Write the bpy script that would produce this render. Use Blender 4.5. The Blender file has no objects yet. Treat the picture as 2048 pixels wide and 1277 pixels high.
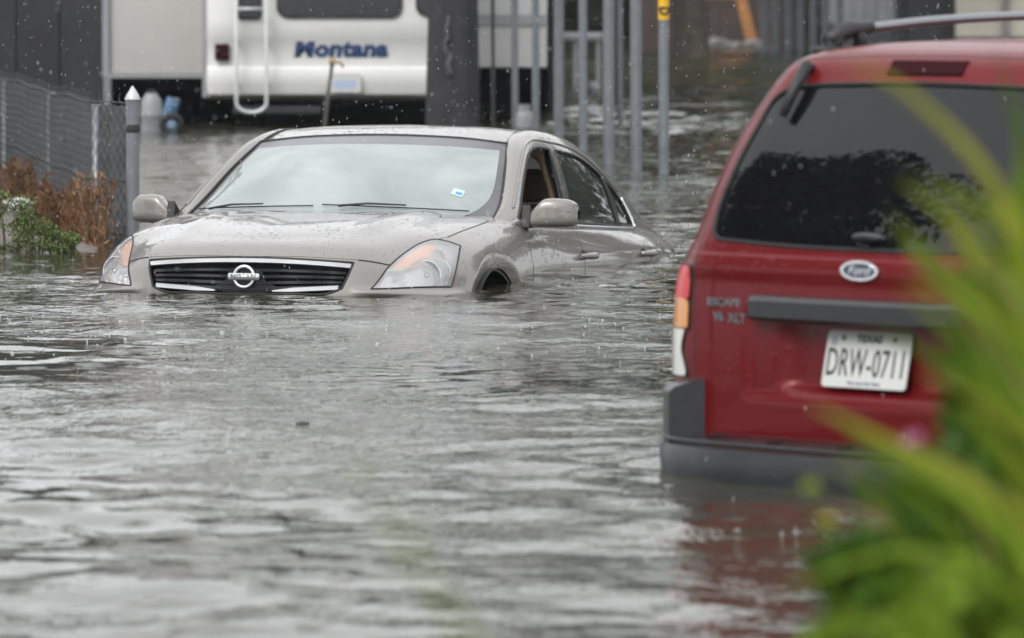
import bpy, bmesh, math, random
import numpy as np
from mathutils import Vector, Matrix, geometry
from mathutils.bvhtree import BVHTree

random.seed(7); rng = np.random.default_rng(7)
SC = bpy.context.scene
COL = SC.collection
R = math.radians

# ------------------------------------------------------------------ camera
CAM_H = 1.375                     # metres above the flood water (water is z = 0)
FPX, HORIZON, PW, PH = 12000.0, -50.0, 2048.0, 1277.0
PITCH = math.atan((PH / 2 - HORIZON) / FPX)
cam = bpy.data.objects.new('camera', bpy.data.cameras.new('camera'))
COL.objects.link(cam); SC.camera = cam
cam.location = (0, 0, CAM_H); cam.rotation_euler = (math.pi / 2 - PITCH, 0, 0)
cam.data.sensor_width = 36.0; cam.data.lens = FPX / PW * 36.0
cam.data.clip_start = 0.2; cam.data.clip_end = 2000
cam.data.dof.use_dof = True; cam.data.dof.focus_distance = 24.6; cam.data.dof.aperture_fstop = 5.6

# ------------------------------------------------------------------ overcast sky
SUN_EL, SUN_AZ = R(42), R(210)
w = bpy.data.worlds.new('World'); SC.world = w; w.use_nodes = True
nt = w.node_tree; nt.nodes.clear()
sky = nt.nodes.new('ShaderNodeTexSky'); sky.sky_type = 'NISHITA'; sky.sun_disc = False
sky.sun_elevation = SUN_EL; sky.sun_rotation = SUN_AZ; sky.dust_density = 6; sky.air_density = 1.2
hs = nt.nodes.new('ShaderNodeHueSaturation'); hs.inputs['Saturation'].default_value = 0.10
mx = nt.nodes.new('ShaderNodeMix'); mx.data_type = 'RGBA'; mx.inputs['Factor'].default_value = 0.72
mx.inputs['B'].default_value = (9.0, 9.15, 9.4, 1)       # even cloud cover over the clear sky
bg = nt.nodes.new('ShaderNodeBackground'); bg.inputs['Strength'].default_value = 0.15
wo = nt.nodes.new('ShaderNodeOutputWorld')
nt.links.new(sky.outputs[0], hs.inputs['Color']); nt.links.new(hs.outputs[0], mx.inputs['A'])
nt.links.new(mx.outputs['Result'], bg.inputs['Color']); nt.links.new(bg.outputs[0], wo.inputs['Surface'])
sun = bpy.data.objects.new('sun', bpy.data.lights.new('sun', 'SUN')); COL.objects.link(sun)
sun.data.energy = 1.4; sun.data.angle = R(25); sun.data.color = (1.0, 0.97, 0.93)
sun.rotation_euler = (math.pi / 2 - SUN_EL, 0, math.pi - SUN_AZ)
sun.location = (0, 0, 30)

SC.render.engine = 'CYCLES'
SC.view_settings.view_transform = 'Standard'; SC.view_settings.look = 'None'
SC.view_settings.exposure = 0.36; SC.view_settings.gamma = 1.0
SC.cycles.max_bounces = 8; SC.cycles.transparent_max_bounces = 12; SC.cycles.use_denoising = True
SC.cycles.caustics_reflective = False; SC.cycles.caustics_refractive = False

def at(px, py, y):
    """the point at depth y that the photograph shows at pixel px, py"""
    ax, az = (px - PW / 2) / FPX, -(py - PH / 2) / FPX
    c, s = math.cos(PITCH), math.sin(PITCH)
    d = Vector((ax, c + az * s, -s + az * c))
    return Vector((0, 0, CAM_H)) + d * (y / d.y)

# ------------------------------------------------------------------ materials
MATS = {}
def mat(name, col, rough=0.5, metal=0.0, coat=0.0, var=0.0, vscale=8.0, bump=0.0, bscale=40.0, spec=0.5,
        trans=0.0, alpha=1.0, drops=0.0, emis=None, col2=None, ior=1.45):
    if name in MATS: return MATS[name]
    m = bpy.data.materials.new(name); m.use_nodes = True
    n = m.node_tree.nodes; l = m.node_tree.links; b = n['Principled BSDF']
    b.inputs['Base Color'].default_value = (*col, 1); b.inputs['Roughness'].default_value = rough
    b.inputs['Metallic'].default_value = metal; b.inputs['Coat Weight'].default_value = coat
    b.inputs['Coat Roughness'].default_value = 0.04; b.inputs['Specular IOR Level'].default_value = spec
    b.inputs['Transmission Weight'].default_value = trans; b.inputs['Alpha'].default_value = alpha; b.inputs['IOR'].default_value = ior
    tc = n.new('ShaderNodeTexCoord')
    if var > 0 or col2:
        t = n.new('ShaderNodeTexNoise'); t.inputs['Scale'].default_value = vscale; t.inputs['Detail'].default_value = 5
        t.inputs['Roughness'].default_value = 0.65
        l.new(tc.outputs['Object'], t.inputs['Vector'])
        r = n.new('ShaderNodeValToRGB'); r.color_ramp.elements[0].position = 0.32; r.color_ramp.elements[1].position = 0.68
        c2 = col2 or tuple(min(1, c * (1 + var)) for c in col)
        c1 = col if col2 else tuple(c * (1 - var) for c in col)
        r.color_ramp.elements[0].color = (*c1, 1); r.color_ramp.elements[1].color = (*c2, 1)
        l.new(t.outputs['Fac'], r.inputs['Fac']); l.new(r.outputs['Color'], b.inputs['Base Color'])
    nrm = None
    if bump > 0:
        t = n.new('ShaderNodeTexNoise'); t.inputs['Scale'].default_value = bscale; t.inputs['Detail'].default_value = 4
        l.new(tc.outputs['Object'], t.inputs['Vector'])
        bp = n.new('ShaderNodeBump'); bp.inputs['Strength'].default_value = bump; bp.inputs['Distance'].default_value = 0.01
        l.new(t.outputs['Fac'], bp.inputs['Height']); l.new(bp.outputs[0], b.inputs['Normal']); nrm = bp
    if drops > 0:                                       # rain beads standing on the wet surface
        v = n.new('ShaderNodeTexVoronoi'); v.inputs['Scale'].default_value = 48; v.inputs['Randomness'].default_value = 1
        ns = n.new('ShaderNodeTexNoise'); ns.inputs['Scale'].default_value = 5; ns.inputs['Detail'].default_value = 2
        l.new(tc.outputs['Object'], v.inputs['Vector']); l.new(tc.outputs['Object'], ns.inputs['Vector'])
        wn = n.new('ShaderNodeSeparateColor'); l.new(v.outputs['Color'], wn.inputs[0])
        mu = n.new('ShaderNodeMath'); mu.operation = 'MULTIPLY'; l.new(wn.outputs[0], mu.inputs[0]); l.new(ns.outputs['Fac'], mu.inputs[1])
        mr = n.new('ShaderNodeMapRange'); mr.inputs[1].default_value = 0.08; mr.inputs[2].default_value = 0.55
        mr.inputs[3].default_value = 0.0; mr.inputs[4].default_value = 0.45; l.new(mu.outputs[0], mr.inputs[0])
        sb = n.new('ShaderNodeMath'); sb.operation = 'SUBTRACT'; sb.use_clamp = True
        l.new(mr.outputs[0], sb.inputs[0]); l.new(v.outputs['Distance'], sb.inputs[1])
        sq = n.new('ShaderNodeMath'); sq.operation = 'POWER'; sq.inputs[1].default_value = 0.5; l.new(sb.outputs[0], sq.inputs[0])
        bp = n.new('ShaderNodeBump'); bp.inputs['Strength'].default_value = drops; bp.inputs['Distance'].default_value = 0.012
        l.new(sq.outputs[0], bp.inputs['Height'])
        if nrm: l.new(nrm.outputs[0], bp.inputs['Normal'])
        l.new(bp.outputs[0], b.inputs['Normal']); l.new(bp.outputs[0], b.inputs['Coat Normal'])
    if emis:
        b.inputs['Emission Color'].default_value = (*emis, 1); b.inputs['Emission Strength'].default_value = 1
    MATS[name] = m
    return m

def glass_mat(name, tint, film, film_col, rough=0.02, streak=0.0):
    """a pane: clear tinted glass under a film (mist, tint or wet dirt) of the given cover"""
    m = bpy.data.materials.new(name); m.use_nodes = True
    n = m.node_tree.nodes; l = m.node_tree.links; n.clear()
    o = n.new('ShaderNodeOutputMaterial'); tr = n.new('ShaderNodeBsdfTransparent'); tr.inputs[0].default_value = (*tint, 1)
    df = n.new('ShaderNodeBsdfDiffuse'); df.inputs[0].default_value = (*film_col, 1)
    gl = n.new('ShaderNodeBsdfGlossy'); gl.inputs['Roughness'].default_value = rough
    m1 = n.new('ShaderNodeMixShader'); m1.inputs[0].default_value = film
    m2 = n.new('ShaderNodeMixShader'); fr = n.new('ShaderNodeFresnel'); fr.inputs[0].default_value = 1.52
    l.new(tr.outputs[0], m1.inputs[1]); l.new(df.outputs[0], m1.inputs[2])
    l.new(fr.outputs[0], m2.inputs[0]); l.new(m1.outputs[0], m2.inputs[1]); l.new(gl.outputs[0], m2.inputs[2])
    l.new(m2.outputs[0], o.inputs[0])
    if streak:  # streaked film colour stands in for clouds reflected in the windscreen
        n2 = n.new('ShaderNodeTexNoise'); n2.inputs['Scale'].default_value = 1.6; n2.inputs['Detail'].default_value = 2; n2.inputs['Distortion'].default_value = 1.2
        tc2 = n.new('ShaderNodeTexCoord'); l.new(tc2.outputs['Object'], n2.inputs[0]); rp = n.new('ShaderNodeValToRGB')
        rp.color_ramp.elements[0].position = .35; rp.color_ramp.elements[1].position = .7
        rp.color_ramp.elements[0].color = (*[c * .84 for c in film_col], 1); rp.color_ramp.elements[1].color = (*[min(1, c * 1.16) for c in film_col], 1)
        l.new(n2.outputs['Fac'], rp.inputs[0]); l.new(rp.outputs[0], df.inputs[0])
        tc = n.new('ShaderNodeTexCoord'); t = n.new('ShaderNodeTexNoise'); t.inputs['Scale'].default_value = 2.2
        t.inputs['Detail'].default_value = 3
        l.new(tc.outputs['Object'], t.inputs[0])
        mr = n.new('ShaderNodeMapRange'); mr.inputs[1].default_value = .3; mr.inputs[2].default_value = .7
        mr.inputs[3].default_value = film - streak; mr.inputs[4].default_value = min(1, film + streak)
        l.new(t.outputs['Fac'], mr.inputs[0]); l.new(mr.outputs[0], m1.inputs[0])
    MATS[name] = m
    return m

# ------------------------------------------------------------------ mesh helpers
def obj(name, V, F, m=None, parent=None, smooth=True, auto=None):
    me = bpy.data.meshes.new(name)
    me.from_pydata([tuple(map(float, v)) for v in V], [], [tuple(map(int, f)) for f in F])
    me.validate(); me.update()
    if smooth: me.shade_smooth()
    if auto is not None and hasattr(me, 'set_sharp_from_angle'): me.set_sharp_from_angle(angle=R(auto))
    if m: me.materials.append(MATS[m] if isinstance(m, str) else m)
    o = bpy.data.objects.new(name, me); COL.objects.link(o)
    if parent: o.parent = parent
    return o

def tag(o, label=None, cat=None, group=None, kind=None):
    for k, v in (('label', label), ('category', cat), ('group', group), ('kind', kind)):
        if v: o[k] = v
    return o

def empty(name, mtx=None, label=None, cat=None, group=None):
    o = bpy.data.objects.new(name, None); COL.objects.link(o); o.empty_display_size = 0.2
    if mtx is not None: o.matrix_world = mtx if isinstance(mtx, Matrix) else Matrix.Translation(mtx)
    return tag(o, label, cat, group)

def copy_tree(o, parent=None):
    c = o.copy(); COL.objects.link(c); c.parent = parent
    for ch in list(o.children): copy_tree(ch, c)
    return c

class MB:
    """collects shapes into one mesh"""
    def __init__(s): s.V = []; s.F = []
    def add(s, V, F):
        k = len(s.V); s.V += [tuple(v) for v in V]; s.F += [tuple(i + k for i in f) for f in F]; return s
    def box(s, a, b, bev=0.0):
        bm = bmesh.new(); bmesh.ops.create_cube(bm, size=1)
        a, b = Vector(a), Vector(b); d = b - a; c = (a + b) / 2
        for v in bm.verts: v.co = Vector((v.co.x * d.x, v.co.y * d.y, v.co.z * d.z)) + c
        if bev: bmesh.ops.bevel(bm, geom=list(bm.edges), offset=bev, segments=2, profile=0.5, affect='EDGES')
        s.bm(bm); return s
    def bm(s, bm):
        bm.verts.index_update(); s.add([v.co.copy() for v in bm.verts], [[v.index for v in f.verts] for f in bm.faces]); bm.free()
    def tube(s, pts, r, n=8, caps=True):
        pts = [Vector(p) for p in pts]; rs = r if hasattr(r, '__len__') else [r] * len(pts)
        V = []; up = None
        for i, p in enumerate(pts):
            t = (pts[min(i + 1, len(pts) - 1)] - pts[max(i - 1, 0)])
            t = t.normalized() if t.length > 1e-9 else Vector((0, 0, 1))
            if up is None: up = t.orthogonal().normalized()
            up = (up - t * up.dot(t)); up = up.normalized() if up.length > 1e-6 else t.orthogonal().normalized()
            b = t.cross(up)
            V += [p + (up * math.cos(2 * math.pi * k / n) + b * math.sin(2 * math.pi * k / n)) * rs[i] for k in range(n)]
        F = [(i * n + k, i * n + (k + 1) % n, (i + 1) * n + (k + 1) % n, (i + 1) * n + k) for i in range(len(pts) - 1) for k in range(n)]
        if caps: F += [tuple(range(n))[::-1], tuple(range((len(pts) - 1) * n, len(pts) * n))]
        s.add(V, F); return s
    def lathe(s, prof, mtx=None, n=24):
        V = []; m = mtx or Matrix()
        for (r, z) in prof:
            V += [m @ Vector((r * math.cos(2 * math.pi * k / n), r * math.sin(2 * math.pi * k / n), z)) for k in range(n)]
        F = [(i * n + k, i * n + (k + 1) % n, (i + 1) * n + (k + 1) % n, (i + 1) * n + k) for i in range(len(prof) - 1) for k in range(n)]
        s.add(V, F); return s
    def prism(s, poly, h, mtx=None):
        m = mtx or Matrix(); n = len(poly)
        V = [m @ Vector((p[0], p[1], 0)) for p in poly] + [m @ Vector((p[0], p[1], h)) for p in poly]
        s.add(V, [tuple(range(n))[::-1], tuple(range(n, 2 * n))] + [(i, (i + 1) % n, (i + 1) % n + n, i + n) for i in range(n)]); return s
    def obj(s, name, m=None, parent=None, smooth=False, auto=None):
        return obj(name, s.V, s.F, m, parent, smooth, auto)

def rrect(w_, h_, r, n=5):
    out = []
    for cx, cy, a0 in ((w_ / 2 - r, h_ / 2 - r, 0), (-w_ / 2 + r, h_ / 2 - r, 90), (-w_ / 2 + r, -h_ / 2 + r, 180), (w_ / 2 - r, -h_ / 2 + r, 270)):
        out += [(cx + r * math.cos(R(a0 + 90 * k / n)), cy + r * math.sin(R(a0 + 90 * k / n))) for k in range(n + 1)]
    return out

def frame(o, x, y, z):
    m = Matrix.Identity(4)
    for i, v in enumerate((Vector(x), Vector(y), Vector(z), Vector(o))):
        for k in range(3): m[k][i] = v[k]
    return m

def text_part(name, s, size, m, parent, mtx, depth=0.002, sx=1.0, shear=0.0, bold=0.0, spacing=1.0):
    cu = bpy.data.curves.new('t', 'FONT'); cu.body = s; cu.size = size; cu.align_x = 'CENTER'; cu.align_y = 'CENTER'
    cu.extrude = depth; cu.shear = shear; cu.offset = bold; cu.resolution_u = 3; cu.space_character = spacing
    t = bpy.data.objects.new('t', cu); COL.objects.link(t)
    me = bpy.data.meshes.new_from_object(t.evaluated_get(bpy.context.evaluated_depsgraph_get()))
    bpy.data.objects.remove(t); bpy.data.curves.remove(cu)
    me.name = name; me.transform(mtx @ Matrix.Diagonal((sx, 1, 1, 1))); me.materials.clear(); me.materials.append(MATS[m])
    o = bpy.data.objects.new(name, me); COL.objects.link(o); o.parent = parent
    return o

# ---- smooth surfaces from a net of points
def herm(P, t, tq, sym0=None, sym1=None):
    P = np.asarray(P, float); m = np.gradient(P, t, axis=0, edge_order=1)
    for sy, i in ((sym0, 0), (sym1, -1)):
        if sy is not None:
            for k in range(P.shape[-1]):
                if k != sy: m[i, ..., k] = 0
    i = np.clip(np.searchsorted(t, tq, side='right') - 1, 0, len(t) - 2)
    h = (t[i + 1] - t[i]); u = (tq - t[i]) / h
    sh = (-1,) + (1,) * (P.ndim - 1); h = h.reshape(sh); u = u.reshape(sh)
    return ((2 * u**3 - 3 * u**2 + 1) * P[i] + (u**3 - 2 * u**2 + u) * h * m[i] + (-2 * u**3 + 3 * u**2) * P[i + 1] + (u**3 - u**2) * h * m[i + 1])

def knots(P, axis):
    d = np.linalg.norm(np.diff(P, axis=axis), axis=-1).mean(axis=1 - axis)
    return np.concatenate([[0], np.cumsum(np.maximum(d, 1e-4))])

def curve(pts, step=0.01, closed=False):
    P = np.asarray(pts, float)
    if closed: P = np.concatenate([P[-2:], P, P[:3]])
    t = np.concatenate([[0], np.cumsum(np.maximum(np.linalg.norm(np.diff(P, axis=0), axis=1), 1e-5))])
    a, b = (t[2], t[-3]) if closed else (t[0], t[-1])
    n = max(2, int((b - a) / step) + 1)
    return herm(P, t, np.linspace(a, b, n, endpoint=not closed))

def poly(*segs, step=0.01):
    """closed outline of smooth stretches that meet at corners"""
    out = []
    for k, s in enumerate(segs):
        nxt = segs[(k + 1) % len(segs)]
        s2 = list(s) + ([nxt[0]] if tuple(s[-1]) != tuple(nxt[0]) else [])
        out += list(curve(s2, step)[:-1]) if len(s2) > 1 else [np.array(s2[0])]
    return np.array(out)

def inside(Q, P):
    x, y = Q[:, 0], Q[:, 1]; r = np.zeros(len(Q), bool); n = len(P)
    for i in range(n):
        x1, y1 = P[i]; x2, y2 = P[(i + 1) % n]
        if y1 == y2: continue
        c = ((y1 > y) != (y2 > y)) & (x < (x2 - x1) * (y - y1) / (y2 - y1) + x1); r ^= c
    return r

def nearest(Q, P):
    A = P; D = np.roll(P, -1, 0) - P; L2 = np.maximum((D**2).sum(1), 1e-12)
    t = np.clip(((Q[:, None] - A[None]) * D[None]).sum(2) / L2[None], 0, 1)
    C = A[None] + t[..., None] * D[None]; d = ((Q[:, None] - C)**2).sum(2); i = d.argmin(1)
    return C[np.arange(len(Q)), i]

CENTRE = None
class Surf:
    def __init__(s, V, F): s.V = np.asarray(V, float); s.F = np.asarray(F, int)
    @staticmethod
    def net(P, du=0.012, dv=0.012, s0=None, s1=None, t0=None, t1=None):
        P = np.asarray(P, float); tu, tv = knots(P, 0), knots(P, 1)
        nu, nv = max(2, int(tu[-1] / du)), max(2, int(tv[-1] / dv))
        A = herm(P, tu, np.linspace(0, tu[-1], nu + 1), s0, s1)
        B = herm(A.transpose(1, 0, 2), tv, np.linspace(0, tv[-1], nv + 1), t0, t1).transpose(1, 0, 2)
        k = np.arange((nu + 1) * (nv + 1)).reshape(nu + 1, nv + 1)
        F = np.stack([k[:-1, :-1], k[1:, :-1], k[1:, 1:], k[:-1, 1:]], -1).reshape(-1, 4)
        return Surf(B.reshape(-1, 3), F)
    def mirrored(s):                                     # both halves, welded on the centre line
        V2 = s.V * [1, -1, 1]; n = len(s.V); mp = np.arange(n) + n
        on = np.abs(s.V[:, 1]) < 1e-5; mp[on] = np.arange(n)[on]
        return Surf(np.concatenate([s.V, V2]), np.concatenate([s.F, mp[s.F][:, ::-1]]))
    def bvh(s):
        return BVHTree.FromPolygons([tuple(v) for v in s.V.tolist()], s.F.tolist())
    def normals(s):
        a, b, c, d = (s.V[s.F[:, i]] for i in range(4)); fn = np.cross(c - a, d - b)
        N = np.zeros_like(s.V)
        for i in range(4): np.add.at(N, s.F[:, i], fn)
        return N / np.maximum(np.linalg.norm(N, axis=1, keepdims=True), 1e-12)
    def split(s, P, A, B, filt=None):
        """take the faces inside outline P (in the plane of axes A, B) out of this surface; both edges follow P exactly"""
        A, B = np.array(A, float), np.array(B, float); P = np.asarray(P)
        C = s.V[s.F].mean(1); Q = np.stack([C @ A, C @ B], 1)
        ins = inside(Q, P)
        if filt is not None: ins &= filt(C)
        fi, fo = s.F[ins], s.F[~ins]
        bd = np.intersect1d(np.unique(fi), np.unique(fo)); V = s.V.copy()
        if len(bd):
            N = s.normals()[bd]; q = np.stack([V[bd] @ A, V[bd] @ B], 1); T = nearest(q, P) - q
            M = np.stack([np.broadcast_to(A, N.shape), np.broadcast_to(B, N.shape), N], 1)
            det = np.abs(np.linalg.det(M)); ok = det > 0.12
            D = np.zeros_like(N); rhs = np.stack([T[:, 0], T[:, 1], np.zeros(len(T))], 1)
            D[ok] = np.linalg.solve(M[ok], rhs[ok][..., None])[..., 0]
            ln = np.linalg.norm(D, axis=1); D[ln > 0.05] = 0
            V[bd] += D
        s.V, s.F = V, fo
        r = Surf(V, fi); r.compact(); return r
    def compact(s):
        u, inv = np.unique(s.F, return_inverse=True); s.V = s.V[u]; s.F = inv.reshape(-1, 4)
    def shifted(s, d, scale=1.0):
        c = s.V.mean(0); return Surf((s.V - c) * scale + c + np.array(d), s.F.copy())
    def out(s, name, m, parent, conv):
        s.compact(); V = conv(s.V); F = s.F
        if CENTRE is not None:                           # faces look outwards
            fn = np.cross(V[F[:, 2]] - V[F[:, 0]], V[F[:, 3]] - V[F[:, 1]])
            if (fn * (V[F].mean(1) - np.array(CENTRE))).sum() < 0: F = F[:, ::-1]
        return obj(name, V, F, m, parent)

def hits(bvh, P2, A, B, side, far=3.0):
    """points of the surface that show at the outline points P2 when looked at along -side"""
    A, B = Vector(A), Vector(B); D = A.cross(B); D.normalize()
    if D.dot(Vector(side)) < 0: D = -D
    M = Matrix((A, B, D)).inverted(); out = []
    for a, b in P2:
        o = M @ Vector((a, b, 0)); o = o + D * (far - o.dot(D))
        h = bvh.ray_cast(o, -D)
        if h[0] is None:
            h = bvh.find_nearest(o - D * far)
        n = h[1] if h[1].dot(D) > 0 else -h[1]
        out.append((h[0].copy(), n.copy()))
    return out

def bead(name, pts, r, m, parent, conv, lift=0.0, n=6, closed=True):
    """a rubber or chrome strip lying along points of a surface"""
    P = [p + nn * lift for p, nn in pts]
    if closed: P = P + [P[0], P[1]]
    b = MB().tube([Vector(v) for v in conv(np.array([tuple(p) for p in P]))], r, n, caps=not closed)
    return b.obj(name, m, parent, smooth=True)


# ------------------------------------------------------------------ material library
mat('paint_beige', (0.225, 0.212, 0.200), 0.42, 0.35, 0.9, drops=1.0)
mat('paint_beige_smooth', (0.215, 0.200, 0.186), 0.42, 0.35, 0.9, drops=0.35)
mat('paint_red', (0.125, 0.002, 0.005), 0.40, 0.25, 0.30, drops=0.3, spec=0.3)
mat('black_rubber', (0.012, 0.012, 0.013), 0.55)
mat('black_gloss', (0.012, 0.012, 0.014), 0.2, coat=0.4)
mat('black_plastic', (0.025, 0.025, 0.027), 0.5, bump=0.1, bscale=300)
mat('grey_plastic', (0.022, 0.023, 0.026), 0.45, coat=0.35, var=0.12, vscale=12, bump=0.12, bscale=260, drops=0.2)
mat('chrome', (0.82, 0.83, 0.85), 0.12, 1.0)
mat('chrome_dull', (0.27, 0.28, 0.30), 0.35, 1.0)
mat('tan_trim', (0.36, 0.26, 0.16), 0.8, bump=0.2, bscale=200, var=0.08)
mat('cabin_dark', (0.03, 0.03, 0.028), 0.8)
mat('galvanised', (0.20, 0.215, 0.235), 0.45, 0.55, var=0.14, vscale=9, bump=0.1, bscale=60)
mat('reflector', (0.72, 0.73, 0.75), 0.16, 0.9)
mat('housing', (0.66, 0.67, 0.69), 0.3, 0.4)
mat('amber', (0.75, 0.28, 0.10), 0.3)
mat('amber_pale', (0.95, 0.34, 0.10), 0.35)
mat('tail_red', (0.52, 0.005, 0.008), 0.3, coat=0.2)
mat('tail_amber', (0.60, 0.22, 0.012), 0.18, coat=0.8)
mat('tail_white', (0.6, 0.6, 0.58), 0.2, coat=0.8)
mat('brake_dark', (0.025, 0.003, 0.005), 0.6, spec=0.08)
mat('plate_white', (0.55, 0.56, 0.55), 0.4)
mat('ink', (0.018, 0.018, 0.024), 0.5)
mat('ink_blue', (0.012, 0.04, 0.12), 0.5)
mat('rv_white', (0.70, 0.70, 0.69), 0.35, coat=0.3, var=0.04, vscale=2)
mat('rv_slide', (0.48, 0.47, 0.45), 0.45, var=0.05, vscale=2)
mat('dark_window', (0.018, 0.018, 0.02), 0.08, coat=0.3)
mat('dark_wall', (0.026, 0.027, 0.030), 0.8, var=0.25, vscale=1.5)
mat('steel_grey', (0.35, 0.36, 0.37), 0.4, 0.6)
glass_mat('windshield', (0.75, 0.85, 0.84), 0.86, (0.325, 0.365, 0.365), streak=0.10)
glass_mat('windshield_band', (0.25, 0.26, 0.29), 0.75, (0.15, 0.147, 0.167), streak=0.05)
glass_mat('side_glass', (0.30, 0.33, 0.32), 0.12, (0.16, 0.19, 0.18), streak=0.10)
glass_mat('privacy_glass', (0.02, 0.02, 0.022), 0.5, (0.010, 0.010, 0.012))
glass_mat('lens_clear', (0.96, 0.96, 0.96), 0.30, (0.98, 0.98, 0.98), streak=0.14)
mat('silver', (0.72, 0.73, 0.75), 0.28, 0.55)
mat('frit', (0.05, 0.05, 0.055), 0.25, coat=0.5)
mat('letter_grey', (0.10, 0.10, 0.11), 0.5)

# ------------------------------------------------------------------ flood water
def build_water():
    xo = np.concatenate([np.arange(4.64, 11.5, 0.12), np.geomspace(11.8, 400, 18)])
    x = np.concatenate([-xo[::-1], np.arange(-4.6, 4.601, 0.034), xo])
    y = np.concatenate([[-60, -20, 0, 4, 7], np.arange(9, 33, 0.034), np.arange(33, 60, 0.06), np.arange(60, 112, 0.16), np.geomspace(112.5, 700, 50)])
    X, Y = np.meshgrid(x, y, indexing='ij')
    g = np.random.default_rng(21); Z = np.zeros_like(X)
    lam = np.concatenate([g.uniform(0.9, 2.2, 10), g.uniform(0.38, 0.9, 22), g.uniform(0.18, 0.38, 30)])
    for L in lam:
        th = g.normal(0, 0.9) + math.pi / 2 + (math.pi if g.random() < .3 else 0)
        slope = 0.0115 if L > .9 else 0.0135 if L > .38 else 0.0150
        k = 2 * math.pi / L; a = slope / k
        wig = 0.35 * np.sin(X * 0.9 + g.uniform(0, 6)) + 0.35 * np.sin(Y * 0.45 + g.uniform(0, 6))
        env = 0.6 + 0.4 * np.sin(X * g.uniform(.2, .9) + Y * g.uniform(.2, .7) + g.uniform(0, 6))
        fd = 1.0 if L > .9 else np.clip((5.5 - np.abs(X)) / 1.0, 0, 1) * np.clip((64 - Y) / 6, 0, 1) if L < .5 else np.clip((112 - Y) / 30, 0, 1)
        if L < .38: fd = fd * np.interp(Y, [12, 18], [.5, 1])
        Z += fd * a * env * np.sin(k * (X * math.cos(th) + Y * math.sin(th)) + g.uniform(0, 6.28) + wig)
    fade = np.clip((12 - np.abs(X)) / 3, 0, 1) * np.clip((114 - Y) / 12, 0, 1) * np.clip((Y - 8) / 1.5, 0, 1)
    Z *= fade * 1.45
    # the calmer, rain-beaten stretch in front of the sedan and the low wake rolling in from the right
    Z *= np.interp(Y, [0, 14, 17, 19.5, 25, 28, 56, 62, 114], [1.2, 1.2, 1.05, .65, .55, .55, .65, 1.8, 2.4]) * (1 + .35 * np.sin(X * .9 + Y * .31 + 1.0) * np.sin(Y * .55 - X * .4))
    Z *= 1 + 1.5 * np.exp(-((Y - 55.6 - 0.10 * (X - 2)) / 3.0)**2) * np.clip((X + 0.2) / 0.8, 0, 1)
    # small waves lapping back from the two cars
    for cx, cy, ang, hl, hw in ((-0.55, 27.9, -0.274, 2.3, .86), (2.35, 17.6, -.759, 2.15, .84)):
        u = (X - cx) * math.sin(-ang) + (Y - cy) * math.cos(ang); v = (X - cx) * math.cos(ang) - (Y - cy) * math.sin(-ang)
        d = np.hypot(np.maximum(np.abs(u) - hl, 0), np.maximum(np.abs(v) - hw, 0))
        Z += .0038 * np.sin(2 * math.pi * d / .17 + .8 * np.sin(u * 3)) * np.exp(-d / .28) * (np.abs(X) < 4.6)
    nx, ny = len(x), len(y); k = np.arange(nx * ny).reshape(nx, ny)
    F = np.stack([k[:-1, :-1], k[1:, :-1], k[1:, 1:], k[:-1, 1:]], -1).reshape(-1, 4)
    V = np.stack([X, Y, Z], -1).reshape(-1, 3)
    me = bpy.data.meshes.new('flood_water')
    me.vertices.add(len(V)); me.vertices.foreach_set('co', V.ravel())
    me.loops.add(F.size); me.loops.foreach_set('vertex_index', F.ravel().astype(np.int32))
    me.polygons.add(len(F)); me.polygons.foreach_set('loop_start', (np.arange(len(F)) * 4).astype(np.int32))
    me.update(calc_edges=True); me.validate(); me.shade_smooth()
    m = bpy.data.materials.new('flood_water'); m.use_nodes = True
    n = m.node_tree.nodes; l = m.node_tree.links; b = n['Principled BSDF']
    b.inputs['Base Color'].default_value = (0.036, 0.036, 0.022, 1); b.inputs['Roughness'].default_value = 0.025
    b.inputs['IOR'].default_value = 1.333
    tc = n.new('ShaderNodeTexCoord')
    def noise(sc, det, stretch=(1, 1, 1)):
        mp = n.new('ShaderNodeMapping'); mp.inputs['Scale'].default_value = stretch
        t = n.new('ShaderNodeTexNoise'); t.inputs['Scale'].default_value = sc; t.inputs['Detail'].default_value = det
        l.new(tc.outputs['Object'], mp.inputs[0]); l.new(mp.outputs[0], t.inputs['Vector']); return t
    n1 = noise(11, 2); n2 = noise(27, 2)
    b1 = n.new('ShaderNodeBump'); b1.inputs['Strength'].default_value = 0.8; b1.inputs['Distance'].default_value = 0.010
    b2 = n.new('ShaderNodeBump'); b2.inputs['Strength'].default_value = 0.8; b2.inputs['Distance'].default_value = 0.004
    l.new(n1.outputs['Fac'], b1.inputs['Height']); l.new(n2.outputs['Fac'], b2.inputs['Height'])
    # calm and rain-beaten patches
    pn = noise(0.55, 2, (.8, .38, 1)); pm = n.new('ShaderNodeMapRange'); pm.inputs[1].default_value = .40; pm.inputs[2].default_value = .60
    pm.inputs[3].default_value = .12; pm.inputs[4].default_value = 1.0; l.new(pn.outputs['Fac'], pm.inputs[0])
    for b_, k_ in ((b1, .85), (b2, .8)):
        q = n.new('ShaderNodeMath'); q.operation = 'MULTIPLY'; q.inputs[1].default_value = k_
        l.new(pm.outputs[0], q.inputs[0]); l.new(q.outputs[0], b_.inputs['Strength'])
    # rain rings
    v = n.new('ShaderNodeTexVoronoi'); v.inputs['Scale'].default_value = 6.5; l.new(tc.outputs['Object'], v.inputs['Vector'])
    mul = n.new('ShaderNodeMath'); mul.operation = 'MULTIPLY'; mul.inputs[1].default_value = 42; l.new(v.outputs['Distance'], mul.inputs[0])
    sn = n.new('ShaderNodeMath'); sn.operation = 'SINE'; l.new(mul.outputs[0], sn.inputs[0])
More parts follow.
